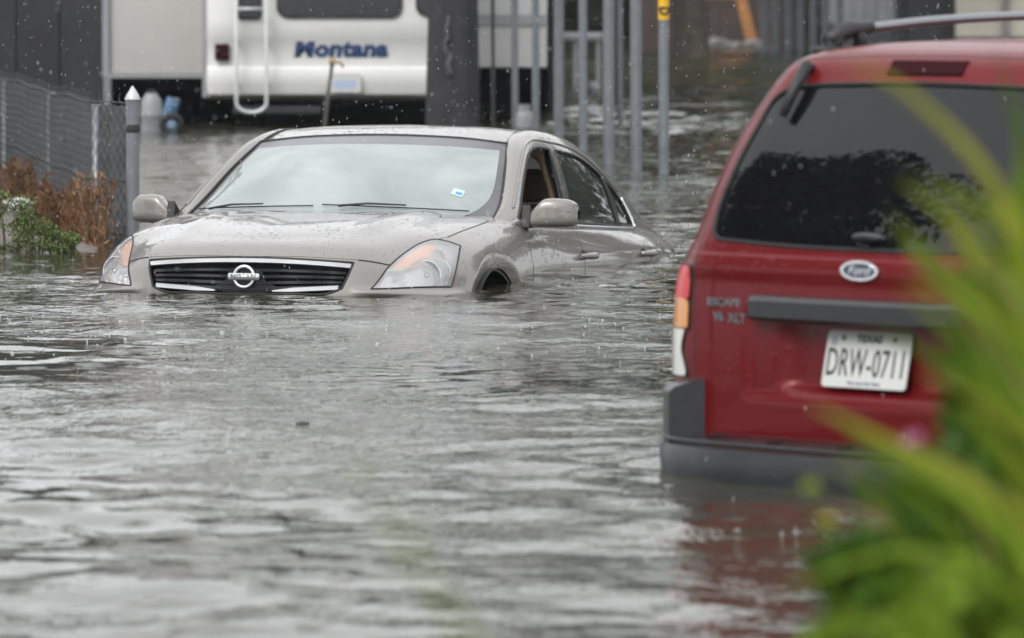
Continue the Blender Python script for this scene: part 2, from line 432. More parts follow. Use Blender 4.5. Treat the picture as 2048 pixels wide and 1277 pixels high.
    mr = n.new('ShaderNodeMapRange'); mr.inputs[1].default_value = 0.12; mr.inputs[2].default_value = 0.45
    mr.inputs[3].default_value = 1; mr.inputs[4].default_value = 0; l.new(v.outputs['Distance'], mr.inputs[0])
    am = n.new('ShaderNodeMath'); am.operation = 'MULTIPLY'; l.new(sn.outputs[0], am.inputs[0]); l.new(mr.outputs[0], am.inputs[1])
    b3 = n.new('ShaderNodeBump'); b3.inputs['Strength'].default_value = 0.6; b3.inputs['Distance'].default_value = 0.002
    l.new(am.outputs[0], b3.inputs['Height'])
    l.new(b1.outputs[0], b2.inputs['Normal']); l.new(b2.outputs[0], b3.inputs['Normal']); l.new(b3.outputs[0], b.inputs['Normal'])
    me.materials.append(m)
    o = bpy.data.objects.new('flood_water', me); COL.objects.link(o); o['kind'] = 'structure'
    return o
build_water()

# ------------------------------------------------------------------ the sedan (s = metres behind the nose, l = left, z = above its own ground)
def build_sedan():
    global CENTRE
    CENTRE = (-2.4, 0, .6)
    yaw, pit = 0.274, 0.084
    Bk = Vector((math.sin(yaw), math.cos(yaw), 0)); L = Vector((math.cos(yaw), -math.sin(yaw), 0)); U = Vector((0, 0, 1))
    fwd = -(Bk * math.cos(pit) - U * math.sin(pit)); up = Bk * math.sin(pit) + U * math.cos(pit)
    root = empty('flooded_sedan', frame((-1.178, 25.668, CAM_H - 1.953), fwd, L, up),
                 'beige four-door sedan nose-on, flooded to its headlights, driver window open', 'car')
    conv = lambda V: np.asarray(V, float) * [-1, 1, 1]
    C3 = lambda s, l, z: Vector((-s, l, z))
    Sx, Lx, Zx = (1, 0, 0), (0, 1, 0), (0, 0, 1)

    def st(s, row): return [(s, l, z) for l, z in row]
    net = [
        [(.10,0,.20),(.035,0,.42),(.03,0,.56),(.045,0,.66),(.055,0,.70),(.075,0,.745),(.12,0,.785),(.26,0,.842),(.45,0,.89)],
        [(.12,.25,.2),(.05,.25,.42),(.04,.25,.56),(.055,.25,.66),(.065,.25,.70),(.085,.25,.743),(.13,.245,.784),(.29,.18,.847),(.52,0,.905)],
        [(.18,.48,.2),(.11,.48,.42),(.095,.48,.56),(.11,.475,.655),(.12,.472,.695),(.145,.467,.738),(.195,.455,.784),(.38,.32,.865),(.66,0,.93)],
        [(.30,.66,.2),(.225,.66,.42),(.21,.65,.56),(.23,.635,.65),(.245,.63,.69),(.28,.615,.74),(.345,.59,.795),(.52,.42,.89),(.82,0,.957)],
        [(.52,.81,.2),(.42,.81,.42),(.40,.80,.56),(.42,.785,.65),(.435,.775,.695),(.465,.755,.755),(.52,.71,.828),(.68,.48,.918),(.95,0,.978)],
        [(.68,.85,.2),(.64,.872,.42),(.63,.868,.56),(.64,.86,.66),(.645,.852,.705),(.665,.82,.785),(.70,.76,.855),(.84,.52,.94),(1.06,0,.99)],
        [(.97,.86,.2),(.97,.885,.42),(.97,.885,.58),(.97,.885,.70),(.97,.878,.75),(.97,.84,.845),(.98,.775,.907),(1.04,.52,.97),(1.17,0,1.0)],
        st(1.4, [(.86,.2),(.875,.42),(.88,.6),(.889,.765),(.884,.80),(.862,.88),(.81,.95),(.52,1.0),(0,1.012)]),
        st(2.3, [(.85,.2),(.87,.42),(.88,.62),(.893,.82),(.889,.85),(.868,.915),(.832,.98),(.52,1.0),(0,1.0)]),
        st(3.2, [(.85,.2),(.87,.42),(.88,.65),(.893,.88),(.888,.91),(.862,.96),(.817,1.012),(.52,1.03),(0,1.03)]),
        st(3.9, [(.84,.2),(.86,.42),(.872,.67),(.882,.925),(.874,.95),(.84,.99),(.775,1.035),(.52,1.06),(0,1.075)]),
        st(4.33, [(.80,.25),(.835,.42),(.845,.65),(.845,.92),(.835,.95),(.80,.995),(.735,1.04),(.5,1.085),(0,1.10)]),
        [(4.6,.70,.25),(4.69,.73,.42),(4.71,.74,.65),(4.69,.735,.92),(4.68,.725,.95),(4.65,.70,1.0),(4.6,.65,1.05),(4.5,.42,1.095),(4.46,0,1.108)],
        [(4.7,.38,.25),(4.8,.4,.42),(4.82,.4,.65),(4.8,.4,.93),(4.79,.4,.96),(4.77,.4,1.02),(4.72,.38,1.065),(4.62,.28,1.1),(4.54,0,1.112)],
        [(4.72,0,.25),(4.82,0,.42),(4.84,0,.65),(4.82,0,.94),(4.81,0,.97),(4.79,0,1.03),(4.75,0,1.075),(4.69,0,1.10),(4.62,0,1.115)]]
    net = [[(s - .09 * min(1, max(0, (s - 4.2) / .4)), l, z) for s, l, z in row] for row in net]
    half = Surf.net(net, 0.012, 0.010, s0=1, s1=1, t1=1)
    # wheel-arch lip, turned in towards the opening
    V = half.V
    for cs in (0.97, 3.75):
        d = np.hypot(V[:, 0] - cs, V[:, 2] - 0.335); side = V[:, 1] > 0.55
        k = np.clip((0.475 - d) / 0.075, 0, 1); V[:, 1] -= np.where(side, 0.03 * k, 0)
    # power-bulge creases running up the bonnet and the raised bumper lip under each headlight
    on = (V[:, 0] < 1.3) & (V[:, 2] > .78)
    cr = 0.40 + 0.10 * V[:, 0]
    V[:, 2] += np.where(on, 0.010 * np.clip(1 - np.abs(V[:, 1] - cr + .05) / .09, 0, 1) * np.clip((V[:, 0] - .2) / .3, 0, 1), 0)
    lip = np.exp(-((V[:, 2] - .605) / .018)**2) * np.clip((V[:, 1] - .46) / .08, 0, 1) * np.clip((.62 - V[:, 0]) / .1, 0, 1)
    V[:, 0] -= 0.016 * lip * (V[:, 0] < .62); V[:, 1] += 0.014 * lip
    body = half.mirrored(); skin = body.bvh()
    front = lambda C: C[:, 0] < 0.95

    def both(P): return [np.array(P), np.array(P) * [-1, 1]]

    # --- headlights
    hl = poly([(.545,.620),(.572,.672),(.592,.722),(.622,.782),(.655,.828),(.692,.852),(.735,.848),(.782,.830)],
              [(.782,.830),(.797,.78),(.806,.72),(.806,.645)], [(.806,.645),(.70,.635),(.62,.626),(.545,.620)], step=0.008)
    for sgn, P in zip((1, -1), both(hl)):
        lens = body.split(P, Lx, Zx, front)
        lamp = empty('headlight'); lamp.parent = root
        lens.shifted((-.004, 0, 0)).out('lens', 'lens_clear', lamp, conv)
        lens.shifted((.065, 0, 0), 1.02).out('housing', 'housing', lamp, conv)
        bead('gasket', hits(skin, P, Lx, Zx, (-1, 0, 0)), 0.0042, 'black_rubber', lamp, conv, 0.0)
        def surf_at(l, z):
            return hits(skin, [(l * sgn, z)], Lx, Zx, (-1, 0, 0))[0][0]
        def bowl(name, l, z, r, m, depth=.045, back=.012):
            p, nn = hits(skin, [(l * sgn, z)], Lx, Zx, (-1, 0, 0))[0]; p = p - nn * .022; ax = Vector((-.93, .36 * sgn, 0)).normalized()
            o = Vector((-(p.x + back), p.y, p.z)); f = Vector((.93, .30 * sgn, 0)).normalized()
            m4 = Matrix.Translation(o) @ f.to_track_quat('Z', 'Y').to_matrix().to_4x4()
            prof = [(r * math.sqrt(t), -depth + depth * t) for t in np.linspace(0.02, 1, 9)] + [(r * 1.06, 0), (r * 1.06, -.012)]
            return MB().lathe(prof, m4, 28).obj(name, m, lamp, smooth=True), m4
        for nm, l, z, r in (('low_beam', .728, .700, .062), ('high_beam', .628, .672, .044), ('turn_signal', .738, .790, .034)):
            _, m4 = bowl('reflector_bowl', l, z, r, 'reflector')
            MB().lathe([(.0, .004), (.010, 0), (.013, -.01), (.012, -.03)], m4, 16).obj('bulb', 'amber' if nm == 'turn_signal' else 'chrome', lamp, smooth=True)
        # amber side reflector along the top inside edge
        ring = [(.598,.708),(.612,.745),(.640,.792),(.668,.822),(.700,.826),(.712,.79),(.700,.752),(.672,.722),(.635,.710)]
        ap = curve(ring, .012, closed=True); pts = hits(skin, ap * [sgn, 1], Lx, Zx, (-1, 0, 0))
        c = sum((p for p, _ in pts), Vector()) / len(pts)
        Vv = [C3(p.x + .028, p.y, p.z) for p, _ in pts] + [C3(c.x + .026, c.y, c.z)]
        obj('amber_reflector', Vv, [(i, (i + 1) % len(pts), len(pts)) for i in range(len(pts))], 'amber_pale', lamp)
        # bright divider that arcs over the low beam
        dv = curve([(.560,.705),(.60,.706),(.645,.712),(.672,.742),(.705,.764),(.748,.762),(.782,.735),(.793,.69),(.785,.652)], .01)
        bead('divider', [(p + Vector((.014, 0, 0)), nn) for p, nn in hits(skin, dv * [sgn, 1], Lx, Zx, (-1, 0, 0))], .0055, 'chrome', lamp, conv, closed=False)

    # --- grille
    top = lambda l: .748 - .018 * (abs(l) / .46)**2
    bot = lambda l: .586 + .024 * (abs(l) / .42)
    gr = poly([(-.462,.733),(-.3,top(.3)),(0,top(0)),(.3,top(.3)),(.462,.733)], [(.462,.733),(.455,.70),(.428,.620)],
              [(.428,.620),(.40,.606),(.2,.592),(0,.586),(-.2,.592),(-.40,.606),(-.428,.620)], [(-.428,.620),(-.455,.70),(-.462,.733)], step=.01)
    hole = body.split(gr, Lx, Zx, lambda C: C[:, 0] < .4)
    grille = empty('grille'); grille.parent = root
    hole.shifted((.07, 0, 0), 1.03).out('grille_backing', 'black_plastic', grille, conv)
    bead('grille_surround', hits(skin, gr, Lx, Zx, (-1, 0, 0)), .005, 'black_rubber', grille, conv)
    def edge_l(z): return .428 + (.462 - .428) * (z - .62) / .113
    def bar(name, zf, h, d, m, back, l0=None, l1=None, tap=None):
        P = []
        ls = np.linspace(l0 if l0 is not None else -.455, l1 if l1 is not None else .455, 41)
        Vv = []; Ff = []
        for i, l in enumerate(ls):
            z = zf(l); p = hits(skin, [(l, z)], Lx, Zx, (-1, 0, 0))[0][0]
            hh = h if tap is None else h * tap(l)
            for ds, dz in ((0, -.35), (-.0, .35), (.3, .5), (1, .5), (1, -.5), (.3, -.5)):
                Vv.append(C3(p.x + back + ds * d, l, z + dz * hh))
            if i: Ff += [((i - 1) * 6 + k, (i - 1) * 6 + (k + 1) % 6, i * 6 + (k + 1) % 6, i * 6 + k) for k in range(6)]
        Ff += [tuple(range(6)), tuple(range(len(Vv) - 6, len(Vv)))]
        return obj(name, Vv, Ff, m, grille, smooth=True, auto=40)
    bar('chrome_bar', lambda l: top(l) - .0135, .022, .03, 'silver', -.002)
    for q in (.25, .46, .67, .86):
        zf = lambda l, q=q: top(l) - .022 + (bot(l) - top(l) + .026) * q
        e = edge_l(zf(.4)) - .012
        bar('grille_bar', zf, .0165, .05, 'black_gloss', .014, -e, e)
    for sgn in (1, -1):
        zf = lambda l: bot(l) + .0125 - .004 * (1 - abs(l) / .42)
        a, b_ = (.13, .412) if sgn > 0 else (-.412, -.13)
        bar('chrome_wing', zf, .022, .03, 'silver', .0, a, b_, lambda l: .25 + .75 * min(1, (abs(l) - .12) / .10))
    # emblem: ring with a name bar across it
    e0 = hits(skin, [(0, .663)], Lx, Zx, (-1, 0, 0))[0][0]
    em = empty('emblem'); em.parent = root
    ec = C3(e0.x - .006, 0, .663); tilt = Matrix.Translation(ec) @ Matrix.Rotation(R(90), 4, 'Y') @ Matrix.Rotation(R(90), 4, 'Z') @ Matrix.Rotation(R(0), 4, 'X')
    # ring axis = forward (+x); local x = left (+y), local y = up (+z)
    m4 = frame(ec, (0, 1, 0), (0, 0, 1), (1, 0, 0))
    ring = [m4 @ Vector((.0445 * math.cos(a), .0445 * math.sin(a), 0)) for a in np.linspace(0, 2 * math.pi, 41)]
    MB().tube(ring, .0068, 8, caps=False).obj('ring', 'silver', em, smooth=True)
    bb = bmesh.new(); bmesh.ops.create_cube(bb, size=1)
    for v in bb.verts: v.co = m4 @ Vector((v.co.x * .140, v.co.y * .030, v.co.z * .014 + .004))
    bmesh.ops.bevel(bb, geom=list(bb.edges), offset=.0035, segments=2, affect='EDGES')
    q = MB(); q.bm(bb); q.obj('name_bar', 'silver', em, smooth=True)
    text_part('lettering', 'NISSAN', .0285, 'letter_grey', em, m4 @ Matrix.Translation((0, 0, .0112)), .0008, sx=1.10, bold=0.0, spacing=1.12)
    mount = MB(); mount.prism([(-.16,-.045),(-.10,-.06),(0,-.072),(.10,-.06),(.16,-.045),(.09,-.01),(.07,.04),(-.07,.04),(-.09,-.01)], .02, m4 @ Matrix.Translation((0, -.005, -.04)))
    mount.obj('emblem_mount', 'black_gloss', grille)

    # --- bonnet
    S1 = (1, 0, 1)
    hp_half = [(.0,.832),(.12,.834),(.25,.846),(.40,.872),(.475,.90)]
    hp_half2 = [(.475,.90),(.592,.968)]
    hp_half3 = [(.592,.968),(.622,1.075),(.655,1.215),(.692,1.375),(.725,1.53)]
    hp_half4 = [(.725,1.53),(.738,1.75),(.748,2.0),(.75,2.13)]
    hp_half5 = [(.75,2.13),(.728,2.23),(.62,2.235),(.4,2.19),(0,2.16)]
    flip = lambda a: [(-x, y) for x, y in a][::-1]
    hp = poly(hp_half, hp_half2, hp_half3, hp_half4, hp_half5, flip(hp_half5), flip(hp_half4), flip(hp_half3), flip(hp_half2), flip(hp_half), step=.012)
    hood = body.split(hp, Lx, S1, lambda C: (C[:, 0] < 1.6) & (C[:, 2] > .70))
    hood.shifted((0, 0, .0015)).out('hood', 'paint_beige', root, conv)
    for sgn in (1, -1):
        ln = np.concatenate([curve(hp_half4, .012), curve(hp_half5[:3], .012)[1:]]) * [sgn, 1]
        bead('panel_gap', hits(skin, ln, Lx, S1, (-1, 0, 1)), .0028, 'black_rubber', root, conv, -.0005, closed=False)
        ln = curve([(.475,.90),(.592,.968)], .01) * [sgn, 1]
        bead('panel_gap', hits(skin, ln, Lx, S1, (-1, 0, 1)), .0038, 'black_rubber', root, conv, -.0005, closed=False)

    # --- wheel openings and doors
    for cs in (.97, 3.75):
        for sgn in (1, -1):
            a = np.linspace(0, 2 * math.pi, 90, endpoint=False)
            P = np.stack([cs + .40 * np.cos(a), .335 + .40 * np.sin(a)], 1)
            body.split(P, Sx, Zx, lambda C, g=sgn: C[:, 1] * g > .5)
            wl = MB(); n = 28
            Vv = [C3(cs + .41 * math.cos(t), sgn * y, .335 + .41 * math.sin(t)) for y in (.875 if cs < 2 else .865, .45) for t in np.linspace(-.3, math.pi + .3, n)]
            Ff = [(i, i + 1, n + i + 1, n + i) for i in range(n - 1)] + [tuple(range(n, 2 * n))]
            wl.add(Vv, Ff).obj('wheel_well', 'black_rubber', root, smooth=True)
    for sgn in (1, -1):
        for nm, P in (('front_door', poly([(1.465,.985),(1.47,.90),(1.50,.60),(1.50,.25)], [(1.50,.25),(2.36,.25)], [(2.36,.25),(2.375,.6),(2.35,1.03)], [(2.35,1.03),(1.465,.985)], step=.02)),
                      ('rear_door', poly([(2.362,1.03),(2.387,.6),(2.372,.25)], [(2.372,.25),(3.22,.25),(3.30,.45)], [(3.30,.45),(3.42,.66),(3.58,.82),(3.62,1.06)], [(3.62,1.06),(2.362,1.03)], step=.02))):
            d = body.split(P, Sx, Zx, lambda C, g=sgn: (C[:, 1] * g > .78))
            o = d.out('door', 'paint_beige_smooth', root, conv)
            if sgn > 0: o['label'] = 'front door under the open window' if nm == 'front_door' else 'rear door under the closed wet window'
            s0, z0 = (2.30, .862) if nm == 'front_door' else (3.40, .918)
            p = hits(skin, [(s0, z0)], Sx, Zx, (0, sgn, 0))[0][0]
            hb = MB(); pts = []
            for t in np.linspace(0, 1, 9):
                pts.append(C3(s0 + .195 * t, p.y + sgn * (.004 + .042 * math.sin(math.pi * t)**.6), z0 - .012 + .012 * t))
            hb.tube(pts, [.012 + .005 * math.sin(math.pi * t) for t in np.linspace(0, 1, 9)], 8)
            hb.obj('handle', 'paint_beige_smooth', o, smooth=True)
            MB().prism([(0, .016), (.085, .008), (.10, -.016), (.0, -.02)], .004,
                       frame(C3(s0 + .03, p.y + sgn * .001, z0), (-1, 0, 0), (0, 0, 1), (0, sgn, 0))).obj('handle_shade', 'black_rubber', o)  # black wedge laid on the door for the shade behind the handle
        for ln in ([(1.465,.985),(1.47,.90),(1.50,.60)], [(2.356,1.0),(2.38,.6)], [(3.42,.66),(3.58,.82),(3.615,.98)]):
            bead('panel_gap', hits(skin, curve(ln, .02), Sx, Zx, (0, sgn, 0)), .0018, 'black_rubber', root, conv, -.0005, closed=False)

    # --- upper body: pillars and cant rails
    belt = [(1.28,.765,.915),(1.50,.826,.962),(1.75,.834,.970),(2.0,.835,.977),(2.3,.832,.986),(2.6,.828,.994),(3.0,.822,1.008),(3.35,.810,1.024),(3.7,.792,1.036),(4.0,.768,1.04),(4.3,.742,1.03)]
    crest = [(1.30,.745,.935),(1.54,.752,1.055),(1.80,.705,1.215),(2.02,.665,1.335),(2.3,.645,1.402),(2.6,.642,1.42),(3.0,.642,1.408),(3.35,.645,1.365),(3.7,.655,1.282),(4.0,.675,1.175),(4.29,.705,1.065)]
    inner = [(1.36,.725,.968),(1.57,.705,1.065),(1.83,.65,1.230),(2.05,.595,1.357),(2.3,.575,1.425),(2.6,.572,1.443),(3.0,.572,1.430),(3.35,.575,1.385),(3.7,.59,1.302),(4.0,.615,1.195),(4.27,.655,1.08)]
    rows = []
    for b, c, i in zip(belt, crest, inner):
        b, c, i = map(np.array, (b, c, i)); h = c - b
        up_ = min(1, np.linalg.norm(h) / .4)
        rows.append([b - [0, .004, .03], b, b + h * .35 + [0, .018 * up_, 0], b + h * .7 + [0, .020 * up_, 0], b + h * .9 + [0, .012 * up_, 0], c, (c + i) / 2 + [0, .004, .010], i])
    sideh = Surf.net(rows, .012, .009)
    wf = poly([(1.50,.985),(1.60,1.045),(1.75,1.135),(1.92,1.235),(2.06,1.305),(2.20,1.342),(2.36,1.352),(2.44,1.352)], [(2.44,1.352),(2.36,1.18),(2.27,1.002)], [(2.27,1.002),(1.50,.985)], step=.01)
    wr = poly([(2.375,1.006),(2.46,1.18),(2.54,1.352)], [(2.54,1.352),(2.75,1.352),(3.0,1.336),(3.2,1.298),(3.30,1.270)], [(3.30,1.270),(3.295,1.15),(3.265,1.03)], [(3.265,1.03),(2.375,1.006)], step=.01)
    wq = poly([(3.285,1.032),(3.318,1.15),(3.325,1.262)], [(3.325,1.262),(3.45,1.215),(3.545,1.165)], [(3.545,1.165),(3.575,1.12),(3.585,1.045)], [(3.585,1.045),(3.285,1.032)], step=.01)
    for sgn in (1, -1):
        s_ = Surf(sideh.V * [1, sgn, 1], sideh.F.copy()); sb = s_.bvh()
        for nm, P in (('front_window', wf), ('rear_window', wr), ('quarter_window', wq)):
            g = s_.split(P, Sx, Zx)
            if not (nm == 'front_window' and sgn > 0):          # the driver's window is wound down
                g.shifted((0, -.008 * sgn, 0)).out('window', 'side_glass', root, conv)
            bead('window_seal', hits(sb, P, Sx, Zx, (0, sgn, 0)), .0085, 'black_rubber', root, conv, -.003)
        s_.out('pillar_frame', 'paint_beige_smooth', root, conv)
        # body-colour frame moulding over the glass, chrome strip along the belt and up behind the quarter window
        fr = curve([(1.535,1.036),(1.62,1.090),(1.75,1.168),(1.92,1.268),(2.06,1.337),(2.22,1.378),(2.5,1.388),(2.75,1.386),(3.0,1.368),(3.2,1.33),(3.4,1.272),(3.56,1.21)], .02)
        bead('drip_moulding', hits(sb, fr, Sx, Zx, (0, sgn, 0)), .006, 'paint_beige_smooth', root, conv, .002, closed=False)
        ch = np.concatenate([curve([(1.66,.975),(2.0,.982),(2.6,.998),(3.2,1.018),(3.60,1.034)], .03)])
        bead('chrome_strip', hits(sb, ch, Sx, Zx, (0, sgn, 0)), .011, 'chrome', root, conv, .0, closed=False)
        ch = curve([(3.612,1.036),(3.606,1.09),(3.585,1.14),(3.56,1.175)], .01)
        bead('chrome_strip', hits(sb, ch, Sx, Zx, (0, sgn, 0)), .017, 'chrome', root, conv, -.004, closed=False)
        # black pillar strip and the inner B-pillar trim
        pl = curve([(2.32,1.0),(2.41,1.18),(2.492,1.356)], .02)
        bead('pillar_strip', hits(sb, pl, Sx, Zx, (0, sgn, 0)), .03, 'black_gloss', root, conv, -.024, n=10, closed=False)
        tp = [C3(2.42, sgn * .765, .90), C3(2.44, sgn * .75, 1.05), C3(2.48, sgn * .70, 1.22), C3(2.50, sgn * .645, 1.33), C3(2.48, sgn * .56, 1.385)]
        MB().tube([Vector(v) for v in curve([tuple(v) for v in tp], .03)], .045, 10).obj('pillar_trim', 'tan_trim', root, smooth=True)

    # --- roof, windscreen and rear screen
    ia = np.array(inner)
    rs = [3, 4, 5, 6, 7]; zc = [1.392, 1.447, 1.468, 1.462, 1.424]
    rows = []
    for k, z in zip(rs, zc):
        s0, l0, z0 = ia[k]
        sc = s0 + (.0 if k > 3 else -.02)
        rows.append([(sc, 0, z), (sc, l0 * .35, z - (z - z0) * .13), (s0 - (0.01 if k == 3 else 0), l0 * .7, z - (z - z0) * .47), (s0, l0 - .012, z0 - .004)])
    Surf.net(rows, .02, .02, t0=1).mirrored().out('roof', 'paint_beige', root, conv)
    for sgn in (1, -1):
        MB().tube([Vector(v) for v in curve([tuple(C3(s, sgn * (l - .006), z - .003)) for s, l, z in ia[3:8]], .03)], .006, 6).obj('roof_ditch_seal', 'black_rubber', root, smooth=True)
    low = np.array([(1.15,0,.985),(1.17,.25,.985),(1.235,.5,.98),(1.31,.66,.972),(1.36,.735,.972)])
    topr = np.array([(2.03,0,1.390),(2.035,.22,1.386),(2.045,.42,1.375),(2.05,.53,1.363),(2.05,.592,1.356)])
    edge = np.array([ia[0], ia[1], ia[2], ia[3]])
    rows = []
    for q, e in zip((0, .3, .68, 1), edge):
        ln = low + (topr - low) * q; bul = .035 * math.sin(math.pi * q)
        ln = ln + np.array([-.6 * bul, 0, bul])[None] * (1 - np.linspace(0, 1, 5)**2)[:, None]
        ln[4] = e - [0, .006, .002]; ln[3] = ln[3] * .5 + (ln[2] * .38 + ln[4] * .62) * .5
        rows.append(ln)
    ws = Surf.net(rows, .02, .02, t0=1).mirrored()
    # dark sunshade band under the roof edge, black frit round the border
    band = ws.split(poly([(-.62,1.318),(-.3,1.334),(0,1.338),(.3,1.334),(.62,1.318)], [(.62,1.318),(.62,1.42)], [(.62,1.42),(-.62,1.42)], [(-.62,1.42),(-.62,1.318)], step=.03), Lx, Zx)
    wb = ws.bvh()
    def strip(name, pts_a, pts_b, m):
        n = len(pts_a); obj(name, [C3(*p) for p in pts_a] + [C3(*p) for p in pts_b], [(i, i + 1, n + i + 1, n + i) for i in range(n - 1)], m, root)
    ec = curve(edge, .02); ins = np.array([(l - .034 - .075 * math.exp(-max(0, z - .985) / .045), z + .006) for s, l, z in ec if z > .985])
    clear = ws.split(np.concatenate([[(-.5, .93), (.5, .93)], ins, (ins * [-1, 1])[::-1]]), Lx, Zx)
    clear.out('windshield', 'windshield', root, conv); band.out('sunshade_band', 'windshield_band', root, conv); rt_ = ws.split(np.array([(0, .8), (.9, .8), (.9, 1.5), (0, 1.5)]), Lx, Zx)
    for q in (ws, rt_): q.out('frit_border', 'frit', root, conv)
    for sgn in (1, -1):
        e = ec * [1, sgn, 1]
        MB().tube([C3(*p) for p in e], .006, 6).obj('windshield_seal', 'black_rubber', root, smooth=True)
    hd = curve(np.concatenate([(topr * [1, -1, 1])[::-1], topr[1:]]), .04)
    MB().tube([C3(*p) for p in hd], .006, 6).obj('windshield_seal', 'black_rubber', root, smooth=True)
    rl = np.array([(4.22,0,1.105),(4.23,.3,1.10),(4.25,.55,1.09),(4.27,.65,1.08)])
    rt = np.array([(3.36,0,1.422),(3.36,.25,1.415),(3.355,.45,1.402),(3.35,.57,1.383)])
    rows = []
    for q, e in zip((0, .45, .78, 1), (ia[7], ia[8], ia[9], ia[10])):
        ln = rt + (rl - rt) * q + np.array([0, 0, .03 * math.sin(math.pi * q)])[None]; ln[3] = e; rows.append(ln)
    Surf.net(rows, .03, .03, t0=1).mirrored().out('rear_screen', 'side_glass', root, conv)
    # cowl panel and wipers
    cw = np.array([(1.13,0,.975),(1.16,.3,.972),(1.24,.55,.962),(1.32,.70,.955)]); cf = curve(np.concatenate([(cw * [1, -1, 1])[::-1], cw[1:]]), .04)
    strip('cowl_panel', cf - [.02, 0, .01], cf + [.09, 0, .02], 'black_plastic')
    def wiper(a, b, lab=None):
        wp = empty('wiper'); wp.parent = root
        pa = hits(wb, [a], Lx, Zx, (-1, 0, .3))[0]; pb = hits(wb, [b], Lx, Zx, (-1, 0, .3))[0]
        pts = []
        for t in np.linspace(0, 1, 16):
            h = hits(wb, [(a[0] + (b[0] - a[0]) * t, a[1] + (b[1] - a[1]) * t)], Lx, Zx, (-1, 0, .3))[0]
            p = h[0] + h[1] * .012; pts.append(C3(*p))
        MB().tube(pts, .0032, 6).obj('blade', 'black_rubber', wp, smooth=True)
        MB().tube([pts[2] + Vector((.03, 0, -.004)), pts[5] + Vector((.012, 0, .012)), pts[9] + Vector((.006, 0, .012))], [.006, .005, .0035], 6).obj('arm', 'black_plastic', wp, smooth=True)
    wiper((-.66, 1.0), (-.06, 1.012)); wiper((-.02, 1.018), (.62, 1.002))
    # inspection sticker inside the lower corner of the windscreen
    h = hits(wb, [(.535, 1.098)], Lx, Zx, (-1, 0, .3))[0]; z = Vector((-h[1].x, h[1].y, h[1].z)); x = Vector((0, 1, 0)); x = (x - z * x.dot(z)).normalized(); y = z.cross(x)
    mt = frame(C3(*h[0]) + z * .002, x, y, z)
    mat('sticker', (.45, .68, .80), .5); mat('sticker_print', (.10, .22, .62), .5)
    stk = MB().prism(rrect(.052, .060, .004), .0006, mt).obj('registration_sticker', 'sticker', root)
    MB().prism(rrect(.030, .026, .002), .0005, mt @ Matrix.Translation((.006, -.006, .0008))).obj('print', 'sticker_print', stk)

    # --- mirrors
    for sgn in (1, -1):
        mr = empty('door_mirror'); mr.parent = root
        secs = [(.825,.962,.992,.020,1.545),(.850,.956,1.010,.035,1.55),(.885,.953,1.048,.050,1.56),(.912,.951,1.076,.060,1.57),(.945,.951,1.083,.066,1.58),(.99,.953,1.082,.066,1.59),(1.025,.956,1.078,.060,1.60),(1.048,.966,1.064,.046,1.61),(1.060,.990,1.036,.018,1.615)]
        P = []
        for l, zl, zu, hs_, s in secs:
            z, hz = (zl + zu) / 2, (zu - zl) / 2
            P.append([(s + hs_ * np.sign(math.cos(a)) * abs(math.cos(a))**.55, l * sgn, z + hz * np.sign(math.sin(a)) * abs(math.sin(a))**.5) for a in np.linspace(0, 2 * math.pi, 33)])
        Surf.net(P, .008, .008).out('mirror_housing', 'paint_beige_smooth', mr, conv)
        MB().prism([(-.06,-.055),(.03,-.055),(.02,.005),(-.05,.045)], .035, frame(C3(1.56, sgn * .825, 1.005), (-1, 0, 0), (0, 0, 1), (0, sgn, 0))).obj('mirror_foot', 'black_plastic', mr)
        MB().prism(rrect(.14, .09, .02), .004, frame(C3(1.662, sgn * .96, 1.015), (0, sgn, 0), (0, 0, 1), (-1, 0, 0))).obj('mirror_glass', 'chrome', mr)

    # --- cabin
    for sgn in (1, -1):
        for s0 in (2.15, 3.1):
            seat = empty('seat'); seat.parent = root
            lc = .36 * sgn
            P = []
            for z, ww, dd, ss in ((.55,.22,.09,s0),(.8,.25,.10,s0+.06),(1.0,.235,.09,s0+.12),(1.10,.19,.075,s0+.15),(1.13,.10,.04,s0+.155)):
                P.append([(ss + dd * np.sign(math.cos(a)) * abs(math.cos(a))**.7, lc + ww * np.sign(math.sin(a)) * abs(math.sin(a))**.7, z) for a in np.linspace(0, 2 * math.pi, 25)])
            Surf.net(P, .03, .03).out('backrest', 'tan_trim', seat, conv)
            P = []
            for z, ww, dd, ss in ((1.14,.05,.03,s0+.15),(1.16,.115,.05,s0+.15),(1.24,.12,.05,s0+.165),(1.285,.10,.04,s0+.17),(1.30,.05,.02,s0+.17)):
                P.append([(ss + dd * math.cos(a), lc + ww * np.sign(math.sin(a)) * abs(math.sin(a))**.7, z) for a in np.linspace(0, 2 * math.pi, 25)])
            Surf.net(P, .02, .02).out('headrest', 'tan_trim', seat, conv)
    Surf.net([[(1.2,-.74,.93),(1.3,-.74,.955),(1.55,-.74,.93),(1.62,-.74,.75)],[(1.2,0,.95),(1.3,0,.975),(1.55,0,.95),(1.62,0,.75)],[(1.2,.74,.93),(1.3,.74,.955),(1.55,.74,.93),(1.62,.74,.75)]], .05, .03).out('dashboard', 'cabin_dark', root, conv)
    wc = Vector(C3(1.75, .36, .95)); ax = Vector((-.9, 0, .42)).normalized(); t1 = Vector((0, 1, 0)); t2 = ax.cross(t1)
    stw = MB().tube([wc + (t1 * math.cos(a) + t2 * math.sin(a)) * .185 for a in np.linspace(0, 2 * math.pi, 33)], .014, 8, caps=False)
    for a in (0.2, math.pi - .2, -math.pi / 2): stw.tube([wc, wc + (t1 * math.cos(a) + t2 * math.sin(a)) * .18], .014, 6)
    stw.obj('steering_wheel', 'cabin_dark', root, smooth=True)
